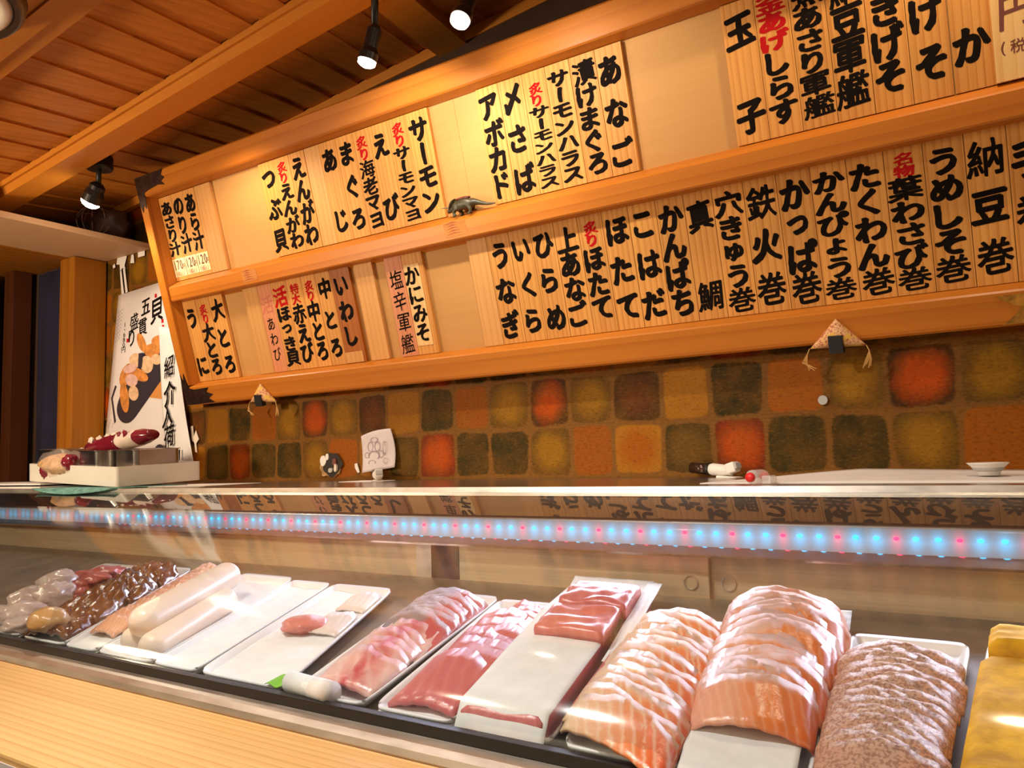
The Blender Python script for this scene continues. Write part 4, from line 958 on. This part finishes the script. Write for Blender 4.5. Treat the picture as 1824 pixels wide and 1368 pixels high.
child('fine_print', bm, plain('grey print', (.42, .36, .36), .6), po); bm = bm_new()
for k in range(5): 
    X, Z = pxz(199 + k * 2.2, 762 - (k % 3) * 5); flat(bm, [(X - .002, Z - .004), (X + .001, Z - .003), (X + .002, Z + .004), (X - .001, Z + .003)], .0006)
child('small_signature', bm, MATS['grey print'], po)
bm = bm_new()
for x, y in ((231, 607), (279, 527), (291, 570), (292, 580), (291, 590)):
    X, Z = pxz(x, y); flat(bm, [(X - .006, Z - .006), (X + .006, Z - .005), (X + .005, Z + .006), (X - .006, Z + .007)], .0006)
child('red_seal', bm, M_RED, po)
st = thing('poster_strip', 'narrow white notice strip lettered 入荷 curling beside the menu board corner', 'poster', frame((0, 1.382, 0), (1, 0, 0), (0, 0, 1)))
hang(((-2.165, .42), (-2.085, .40), (-2.118, -.006), (-1.992, .001)), .012, 'sheet', M_PAPER, st)
bm = bm_new()
for ch, x, y, s in (('紹', 309, 646, .058), ('介', 311, 690, .066), ('入', 308, 727, .062), ('荷', 311, 760, .060), ('！', 328, 792, .050)):
    X, Z = pxz(x, y); put_glyph(bm, ch, X, Z, s * .85, s * 1.15, .0075, .024, .2)
child('lettering', bm, M_INK, st)
bm = bm_new(); flat(bm, [pxz(*p) for p in ell(296, 790, 9, 14, .2, 14)], .0074); child('printed_bowl', bm, P_DK, st)

def ragged(cx, cz, rx, rz, seed, n=22, amp=.3):
    return [(cx + rx * (1 + amp * mnoise.noise(Vector((math.cos(2 * PI * i / n) * 1.7, math.sin(2 * PI * i / n) * 1.7, seed)))) * math.cos(2 * PI * i / n), cz + rz * (1 + amp * mnoise.noise(Vector((math.cos(2 * PI * i / n) * 1.7 + 5, math.sin(2 * PI * i / n) * 1.7, seed)))) * math.sin(2 * PI * i / n)) for i in range(n)]
WF = frame((0, 1.395, 0), (1, 0, 0), (0, 0, 1))
bk = thing('wall_hole', 'burnt hole with torn pale edges in the tiled wall paper', 'hole', WF)
bm = bm_new(); prism(bm, ragged(-1.456, -.014, .038, .029, 3, 30, .55), -.004, .000); child('torn_edge', bm, plain('torn edge', (.42, .24, .09), .8, var=.5, vscale=60), bk)
bm = bm_new(); prism(bm, ragged(-1.449, -.011, .035, .026, 5, 30, .45), .0002, .0012); child('burnt_hollow', bm, plain('burnt black', (.016, .008, .005), .7), bk)
for i, (x, z, rx, rz, m) in enumerate([(-1.478, .000, .011, .013, M_PAPER), (-1.463, .009, .005, .008, M_PAPER), (-1.437, -.004, .007, .009, M_BROWN), (-1.450, -.024, .007, .006, M_GREY), (-1.432, -.019, .004, .010, M_SHADE)]):
    bm = bm_new(); prism(bm, ragged(x, z, rx, rz, 11 + i, 12), .0013, .003 + .001 * i); child('paper_shred', bm, m, bk)
def wallbit(name, label, cat, pts, m, th=.0008, grp=None, y=1.3955):
    t = bm_new(); prism(t, pts, -.0008, th); o = obj(name, t, m, mw=frame((0, y, 0), (1, 0, 0), (0, 0, 1))); return tag(o, label, cat, grp)
wallbit('torn_flake', 'tiny torn pale flake between the burnt hole and the sketch', 'paper scrap', [(-1.372, -.010), (-1.364, -.008), (-1.356, -.030), (-1.362, -.032), (-1.371, -.020)], M_PAPER)
wallbit('wall_disc', 'small round grey disc stuck on the tiled wall at the right', 'disc', ragged(-.2845, .0765, .0078, .0080, 1, 20, .02), M_GREY, .002)
tape = thing('tape_remains', 'torn white tape remains on the tiles above the sushi poster', 'tape', WF)
for pts in ([(-2.412, .675), (-2.372, .678), (-2.360, .668), (-2.372, .640), (-2.366, .628), (-2.385, .634), (-2.396, .622), (-2.400, .648), (-2.418, .650)], [(-2.398, .628), (-2.390, .628), (-2.372, .548), (-2.386, .545)], [(-2.380, .630), (-2.370, .632), (-2.352, .552), (-2.364, .550)], [(-2.440, .650), (-2.428, .655), (-2.424, .642), (-2.436, .640)], [(-2.335, .668), (-2.322, .668), (-2.318, .640), (-2.340, .642)], [(-2.300, .682), (-2.262, .686), (-2.262, .654), (-2.298, .654)]):
    bm = bm_new(); prism(bm, pts, 0, .0006); child('tape_shred', bm, M_PAPER, tape)
wallbit('torn_scrap', 'ragged torn paper scrap on the wall under the left board corner', 'paper scrap', [(-2.022, .110), (-2.012, .112), (-2.008, .080), (-1.998, .098), (-1.984, .072), (-1.990, .066), (-1.996, .060), (-1.992, .034), (-2.000, .036), (-2.004, .062), (-2.016, .070)], M_SHADE)
sk = thing('sketch_paper', 'curled white paper with a faint purple pencil drawing on the wall', 'drawing', frame((0, 1.391, 0), (1, 0, 0), (0, 0, 1)))
bm = bm_new()
C4 = ((-1.345, .056), (-1.252, .071), (-1.334, -.032), (-1.236, -.020))
slab(bm, lambda u, v: Vector((*bil(C4, u, v), .001 + .010 * (v ** 3) * (1 - .4 * u) + .002 * math.sin(u * 5))) + Vector((.006 * math.sin(v * PI) * u, .004 * math.sin(u * PI) * (1 - v), 0)), 14, 14, .0006); child('sheet', bm, plain('sketch sheet', (.66, .58, .60), .8, var=.08), sk, True)
bm = bm_new()
for cx, cy, rx, ry in ((-1.312, .030, .009, .012), (-1.290, .030, .009, .012), (-1.300, .008, .018, .012), (-1.322, .010, .008, .007), (-1.278, .012, .008, .009), (-1.300, .046, .012, .006), (-1.304, -.008, .012, .006), (-1.268, .026, .006, .016), (-1.262, -.004, .007, .007)):
    n = 20; pts = [(cx + rx * math.cos(2 * PI * i / n), cy + ry * math.sin(2 * PI * i / n)) for i in range(n)]; k = .82
    for i in range(n):
        a, b = pts[i], pts[(i + 1) % n]
        ai, bi = [(cx + (p[0] - cx) * k, cy + (p[1] - cy) * k) for p in (a, b)]
        vv = (1 - (cy + .03) / .09); zz = .0016 + .010 * max(0, vv) ** 3 * .9 + .002
        bm.faces.new([bm.verts.new((*p, zz)) for p in (a, b, bi, ai)])
child('pencil_drawing', bm, plain('pencil purple', (.34, .25, .30), .8), sk)

# ================================================================== things on the ledge
TF = frame((-2.36, 1.100, -0.0300), (.56, -.055, -.0170), (.02, .165, .006))
TL, TD, TH = .563, .215, .047
wt = thing('serving_tray', 'large white plastic serving tray with rounded left end on the ledge', 'tray', TF)
def rrect(x0, x1, y0, y1, r, n=6):
    rs = r if isinstance(r, (list, tuple)) else [r] * 4; pts = []
    for (cx, cy, a0), rr in zip(((x1, y0, -90), (x1, y1, 0), (x0, y1, 90), (x0, y0, 180)), rs):
        ox, oy = cx + (-rr if cx == x1 else rr), cy + (rr if cy == y0 else -rr)
        for i in range(n + 1):
            a = math.radians(a0 + 90 * i / n); pts.append((ox + rr * math.cos(a), oy + rr * math.sin(a)))
    return pts
def tub(bm, outer, inner, z0, z1, floor):
    n = len(outer); L = []
    for pts, z in ((outer, z0), (outer, z1), (inner, z1), (inner, floor)): L.append([bm.verts.new((*p, z)) for p in pts])
    for a, b in zip(L, L[1:]):
        for i in range(n): bm.faces.new((a[i], a[(i + 1) % n], b[(i + 1) % n], b[i]))
    bm.faces.new(L[0][::-1]); bm.faces.new(L[3])
bm = bm_new(); tub(bm, rrect(0, TL, 0, TD, (.010, .010, .06, .06)), rrect(.004, TL - .004, .004, TD - .004, (.008, .008, .056, .056)), 0, TH, .004); child('tray_body', bm, M_WPLAST, wt, False)
def pan(x0, x1, y0, y1, h, label, m=M_PAN):
    mw = TF @ T((x0 + x1) / 2, (y0 + y1) / 2, .0045); w_, d_ = x1 - x0, y1 - y0
    t = thing('steel_pan', label, 'pan', mw, 'steel pans in the white tray')
    bm = bm_new(); tub(bm, rrect(-w_ / 2, w_ / 2, -d_ / 2, d_ / 2, .012), rrect(-w_ / 2 + .0012, w_ / 2 - .0012, -d_ / 2 + .0012, d_ / 2 - .0012, .011), 0, h, .0015); child('pan_body', bm, m, t, False)
    bm = bm_new(); tub(bm, rrect(-w_ / 2 - .004, w_ / 2 + .004, -d_ / 2 - .004, d_ / 2 + .004, .014), rrect(-w_ / 2 + .0012, w_ / 2 - .0012, -d_ / 2 + .0012, d_ / 2 - .0012, .011), h, h + .002, h + .0005); child('rim', bm, m, t, False); return t
pan(.022, .190, .030, .150, .078, 'steel pan at the left end of the white tray behind the flakes bag')
pan(.330, .434, .012, .130, .078, 'steel pan in the middle of the white tray under the maroon bag')
pan(.446, .552, .050, .165, .078, 'steel pan at the right end of the white tray by the notice strip')
fb = thing('flakes_bag', 'clear plastic bag of beige flakes spilling over the white tray rim', 'bag', TF @ T(.228, .000, .050))
bm = bm_new(); blob(bm, (0, .010, -.004), (.070, .040, .026), 4, .35, 2.0); child('flakes', bm, M_FLAKES, fb, True)
bm = bm_new(); blob(bm, (0, .012, .002), (.082, .046, .034), 8, .35, 2.0); child('film', bm, M_FILM, fb, True)
for s in (-1, 1):
    bm = bm_new(); blob(bm, (s * .072, .006, .004 if s > 0 else -.018), (.016, .020, .022), 9 + s, .4, 2); child('maroon_end', bm, M_BAGRED, fb, True)
bg = thing('snack_bag', 'long maroon and white plastic food bag lying across the steel pans', 'bag', frame((-2.075, 1.135, .052), (.245, .02, .026), (-.02, .1, .0)))
bm = bm_new()
def pill(u, v, u0, u1, k=1.0):
    x = u0 + (u1 - u0) * u; a = 2 * PI * v; r = .024 * k * (math.sin(PI * min(.999, max(.001, (x / .25) * .90 + .05)))) ** .35 * (1 + .10 * mnoise.noise(Vector((x * 40, math.cos(a) * 2, math.sin(a) * 2))))
    return Vector((x, r * 1.5 * math.cos(a), r * math.sin(a)))
def pillmesh(u0, u1, k=1.0):
    bm = bm_new(); n, m_ = 12, 20; g = [[bm.verts.new(pill(i / n, j / m_, u0, u1, k)) for j in range(m_)] for i in range(n + 1)]
    for i in range(n):
        for j in range(m_): bm.faces.new((g[i][j], g[i][(j + 1) % m_], g[i + 1][(j + 1) % m_], g[i + 1][j]))
    bm.faces.new(g[0]); bm.faces.new(g[-1][::-1]); return bm
child('maroon_film', pillmesh(0, .145), M_BAGRED, bg, True); child('pale_film', pillmesh(.1452, .205), M_BAGWHITE, bg, True); child('maroon_end', pillmesh(.2052, .25), M_BAGRED, bg, True)
for i, x in enumerate((.045, .075, .105, .128)):
    bm = bm_new(); blob(bm, (x, -.028 + .002 * i, .014), (.010, .0035, .008), 30 + i, .7, 2.5); child('white_print', bm, M_BAGWHITE, bg, True)
for i, x in enumerate((.160, .182)):
    bm = bm_new(); blob(bm, (x, -.030, .012), (.007, .003, .008), 36 + i, .7, 2.5); child('red_print', bm, M_BAGRED, bg, True)
# cloth and papers under the tray
bm = bm_new()
slab(bm, lambda u, v: Vector((-2.12 + .36 * u + .05 * v, 1.012 + .16 * v - .012 * math.sin(u * PI), -.0485 + .0012 - .010 * max(0, (.16 - v)) * 8 * math.sin(u * PI) ** .7)), 20, 14, .0015); tag(obj('teal_cloth', bm, M_TEAL, smooth=True), 'folded teal cloth hanging out from under the white serving tray', 'cloth')
for i, (x0, x1, y0, y1, z, lb) in enumerate([(-2.95, -2.16, 1.05, 1.25, .004, 'lower flat white paper sheet sticking out left of the white serving tray'), (-2.80, -2.20, 1.07, 1.25, .012, 'upper flat white paper sheet on the pile left of the white serving tray')]):
    bm = bm_new(); box(bm, x0, x1, y0, y1, -.0498 + z - .004, -.0498 + z, .0006, Matrix.Rotation(0.0, 4, 'Z')); tag(obj('paper_sheet', bm, M_PAPER), lb, 'paper')
bm = bm_new(); slab(bm, lambda u, v: Vector((-1.92 + .36 * u, 1.06 + .16 * v + .05 * u, -.0485 - .0 * v)), 4, 4, .0008); tag(obj('paper_sheet', bm, M_PAPER), 'thin pale paper sheet under the right end of the white serving tray', 'paper')
# bundle on the shelf
db = thing('dark_bundle', 'dark netted bundle on the shelf board behind the top board corner', 'bundle', T(-2.31, 1.31, .690))
bm = bm_new(); blob(bm, (0, 0, .050), (.062, .055, .050), 17, .3, 1.8); child('bundle_body', bm, plain('dark net', (.050, .024, .016), .6, var=.6, vscale=50, bump=.6), db, True)
for i in range(5):
    bm = bm_new(); n = 16; a0 = i * .6
    tube(bm, [Vector((.060 * math.cos(2 * PI * k / n) * math.cos(a0), -.030 + .045 * math.cos(2 * PI * k / n) * math.sin(a0) - .02, .050 + .045 * math.sin(2 * PI * k / n))) for k in range(n)], .0016, 6); child('cord_loop', bm, plain('dull cord', (.12, .06, .04), .6) if i == 0 else MATS['dull cord'], db, True)
# gas torches
def torch(mw, label):
    t = thing('gas_torch', label, 'gas torch', mw, 'gas torches on the ledge')
    R_ = Matrix.Rotation(PI / 2, 4, 'Y')
    bm = bm_new(); lathe(bm, [(.0085, -.040), (.0100, -.040), (.0100, 0), (.0085, 0)], 20, R_); child('nozzle', bm, M_DARKPLAST, t, True)
    bm = bm_new(); lathe(bm, [(.0112, -.004), (.0112, .001)], 20, R_); child('nozzle_ring', bm, M_BLACK, t)
    bm = bm_new(); lathe(bm, [(.0095, .001), (.0108, .006), (.0102, .026), (.0080, .040), (.0090, .046)], 20, R_); child('handle', bm, M_WPLAST, t, True)
    bm = bm_new(); box(bm, .036, .056, -.009, .009, -.020, -.002, .003, Matrix.Rotation(-.35, 4, 'Y')); child('valve', bm, M_WPLAST, t)
    bm = bm_new(); box(bm, .050, .060, -.008, .008, -.016, -.005, .002, Matrix.Rotation(-.35, 4, 'Y')); child('knob', bm, M_GREY, t)
    bm = bm_new(); box(bm, .020, .062, -.011, .011, -.0145, -.0095, .002); child('foot', bm, M_WPLAST, t)
torch(frame((-.478, 1.372, -.0355), (.055, -.018, -.004), (.02, .055, 0)), 'white-handled gas torch on the ledge left of the long white paper')
torch(frame((-1.268, 1.360, -.0355), (.045, -.040, -.004), (.04, .045, 0)), 'white-handled gas torch on the ledge under the pencil sketch')
bm = bm_new(); box(bm, -1.325, -1.225, 1.295, 1.375, -.0499, -.0490); tag(obj('paper_slip', bm, M_PAPER), 'small white paper slip under the gas torch by the sketch', 'paper')
# long paper, dish, bottle
bm = bm_new()
slab(bm, lambda u, v: Vector((-.405 + .80 * u, 1.085 + (.03 + .19 * min(1, u * 2.2)) * v + .03 * (1 - u), -.0490 + (.011 + .004 * math.sin(u * 9)) * v * min(1, u * 4))), 40, 6, .0012); tag(obj('long_paper', bm, M_PAPER, smooth=True), 'long wavy white paper lying on the right part of the ledge', 'paper')
ds = thing('sauce_dish', 'small round white sauce dish on the long white paper', 'dish', T(-.046, 1.19, -.0385))
bm = bm_new(); lathe(bm, [(.013, -.006), (.014, .000), (.0225, .0085), (.0245, .0100), (.0235, .0105), (.020, .0085), (.012, .002)], 32); child('bowl', bm, M_WPLAST, ds, True)
bm = bm_new(); lathe(bm, [(.0145, .0005), (.0185, .0046), (.0188, .0040), (.0150, -.0006)], 32, cap=False); child('dark_band', bm, M_GREY, ds, True)
bt = thing('sauce_bottle', 'tiny clear plastic bottle with red caps lying at the ledge edge', 'bottle', frame((-.312, 1.085, -.0395), (.35, .94, 0), (-.94, .35, 0)))
bm = bm_new(); lathe(bm, [(.0092, -.014), (.0098, -.010), (.0098, .010), (.0085, .015)], 20, Matrix.Rotation(PI / 2, 4, 'Y')); child('clear_body', bm, M_CLEARP, bt, True)
for x in (-.0155, .0165):
    bm = bm_new(); lathe(bm, [(.0060, -.004), (.0066, 0), (.0058, .003)], 18, T(x, 0, 0) @ Matrix.Rotation(PI / 2, 4, 'Y')); child('red_cap', bm, plain('bright red plastic', (.80, .03, .03), .3) if x < 0 else MATS['bright red plastic'], bt, True)
bm = bm_new(); box(bm, -.006, .010, -.024, -.009, -.0095, .002, .003); child('clear_tag', bm, M_CLEARP, bt)

# ================================================================== ornaments and toy on the board
def onigiri(u, v, w_, h_, rot, label):
    mw = BM @ T(u, v, .001) @ Matrix.Rotation(rot, 4, 'Z')
    t = thing('rice_ball_ornament', label, 'ornament', mw)
    m = MATS.get('brocade cloth')
    if not m:
        q = NT('brocade cloth'); oc = q.coord(); n1 = q.noise(oc, 260, 4, .7); n2 = q.noise(oc, 70, 2)
        c = q.ramp(n1, [(.42, (.42, .07, .03)), (.52, (.74, .44, .20))]); c = q.mix(q.ramp(n2, [(.52, (0, 0, 0)), (.60, (1, 1, 1))]), c, (.72, .42, .06)); q.bump(n1, .4); m = q.base(c, .7)
    bm = bm_new(); n = 10; A, B, C_ = Vector((0, h_, 0)), Vector((-w_ / 2, 0, 0)), Vector((w_ / 2, 0, 0)); G = {}
    for i in range(n + 1):
        for j in range(n + 1 - i):
            a, b = i / n, j / n; c = 1 - a - b; p = A * a + B * b + C_ * c; k = max(0.0, 27 * a * b * c) ** .5
            G[i, j] = (bm.verts.new(p + Vector((0, 0, .005 + .013 * k))), bm.verts.new(p))
    for i in range(n):
        for j in range(n - i):
            for s in (0, 1):
                f = [G[i, j][s], G[i + 1, j][s], G[i, j + 1][s]]; bm.faces.new(f if s == 0 else f[::-1])
                if i + j < n - 1:
                    f = [G[i + 1, j][s], G[i + 1, j + 1][s], G[i, j + 1][s]]; bm.faces.new(f if s == 0 else f[::-1])
    edge = [(i, 0) for i in range(n + 1)] + [(n - k, k) for k in range(1, n + 1)] + [(0, n - k) for k in range(1, n)]
    for a, b in zip(edge, edge[1:] + edge[:1]): bm.faces.new((G[a][0], G[b][0], G[b][1], G[a][1]))
    child('cloth_body', bm, m, t, True)
    bm = bm_new(); box(bm, -w_ * .13, w_ * .13, -.008, h_ * .46, .006, .0205, .0012); child('seaweed_band', bm, M_RUB, t)
    for s in (-1, 1):
        bm = bm_new()
        for k in range(5):
            x = s * w_ / 2; tube(bm, [(x, .001, .006), (x + s * .004, -.008, .008), (x + s * (.002 + .002 * k) - .004, -.022, .007), (x + (k - 2) * .0028 - s * .002, -.036 + .003 * (k % 3), .006)], .0008, 5)
        child('tassel', bm, MATS.get('gold thread') or plain('gold thread', (.62, .34, .10), .6), t)
onigiri(-.2465, -.006, .086, .046, -.03, 'triangular brocade rice ball ornament on the lower board rail at the right')
onigiri(-1.648, -.008, .098, .048, -.06, 'triangular brocade rice ball ornament on the lower board rail at the left')

DM = BM @ T(-.925, .3375, -.013)
dn = thing('toy_dinosaur', 'small olive horned toy dinosaur standing on the middle board rail', 'toy', DM)
# one skinned skeleton for trunk, tail, head and legs; x to the tail, y up, z to the viewer
me = bpy.data.meshes.new('body'); V_ = []; E_ = []; Rr = []
def node(p, r, par=None):
    V_.append(p); Rr.append(r)
    if par is not None: E_.append((par, len(V_) - 1))
    return len(V_) - 1
pel = node((.006, .024, 0), .0115); mid = node((-.010, .024, 0), .0125, pel); sh = node((-.024, .021, 0), .0100, mid); nk = node((-.033, .0185, 0), .0075, sh); hd = node((-.042, .016, 0), .0062, nk); sn = node((-.050, .011, 0), .0034, hd)
ta = node((.020, .022, 0), .0075, pel); tb = node((.036, .016, 0), .0048, ta); tc = node((.052, .011, 0), .0030, tb); td = node((.070, .009, 0), .0014, tc)
for par, x0, dx in ((sh, -.024, -.003), (pel, .006, .004)):
    for s in (-1, 1):
        k1 = node((x0 + dx, .013, s * .0075), .0052, par); k2 = node((x0 + dx * 2 * s, .007, s * .0085), .0034, k1); k3 = node((x0 + dx * s + .001, .0015, s * .0085), .0034, k2); node((x0 + dx * s - .005, .0008, s * .0085), .0026, k3)
me.from_pydata(V_, E_, []); bo = bpy.data.objects.new('body', me); COL.objects.link(bo); bo.parent = dn; me.materials.append(M_DINO)
sm = bo.modifiers.new('skin', 'SKIN'); sm.use_smooth_shade = True
for i, sv in enumerate(me.skin_vertices[0].data): sv.radius = (Rr[i], Rr[i]); sv.use_root = (i == 0)
ss = bo.modifiers.new('sub', 'SUBSURF'); ss.levels = 2; ss.render_levels = 2
bm = bm_new(); blob(bm, (0, 0, 0), (.0026, .0135, .0130), 2, .12, 3); bmesh.ops.transform(bm, matrix=T(-.034, .026, 0) @ Matrix.Rotation(-.62, 4, 'Z'), verts=bm.verts); child('neck_frill', bm, M_DINO, dn, True)
for s in (-1, 1):
    bm = bm_new(); tube(bm, [(-.040, .020, s * .004), (-.048, .0225, s * .005), (-.060, .0228, s * .0055)], [.0022, .0016, .0004], 8); child('horn', bm, M_HORN, dn, True)
bm = bm_new(); tube(bm, [(-.048, .0135, 0), (-.052, .0175, 0)], [.0014, .0003], 8); child('horn', bm, M_HORN, dn, True)
bm = bm_new(); blob(bm, (-.006, .0335, 0), (.018, .0035, .0085), 6, .2, 3); child('red_back', bm, M_DINORED, dn, True)
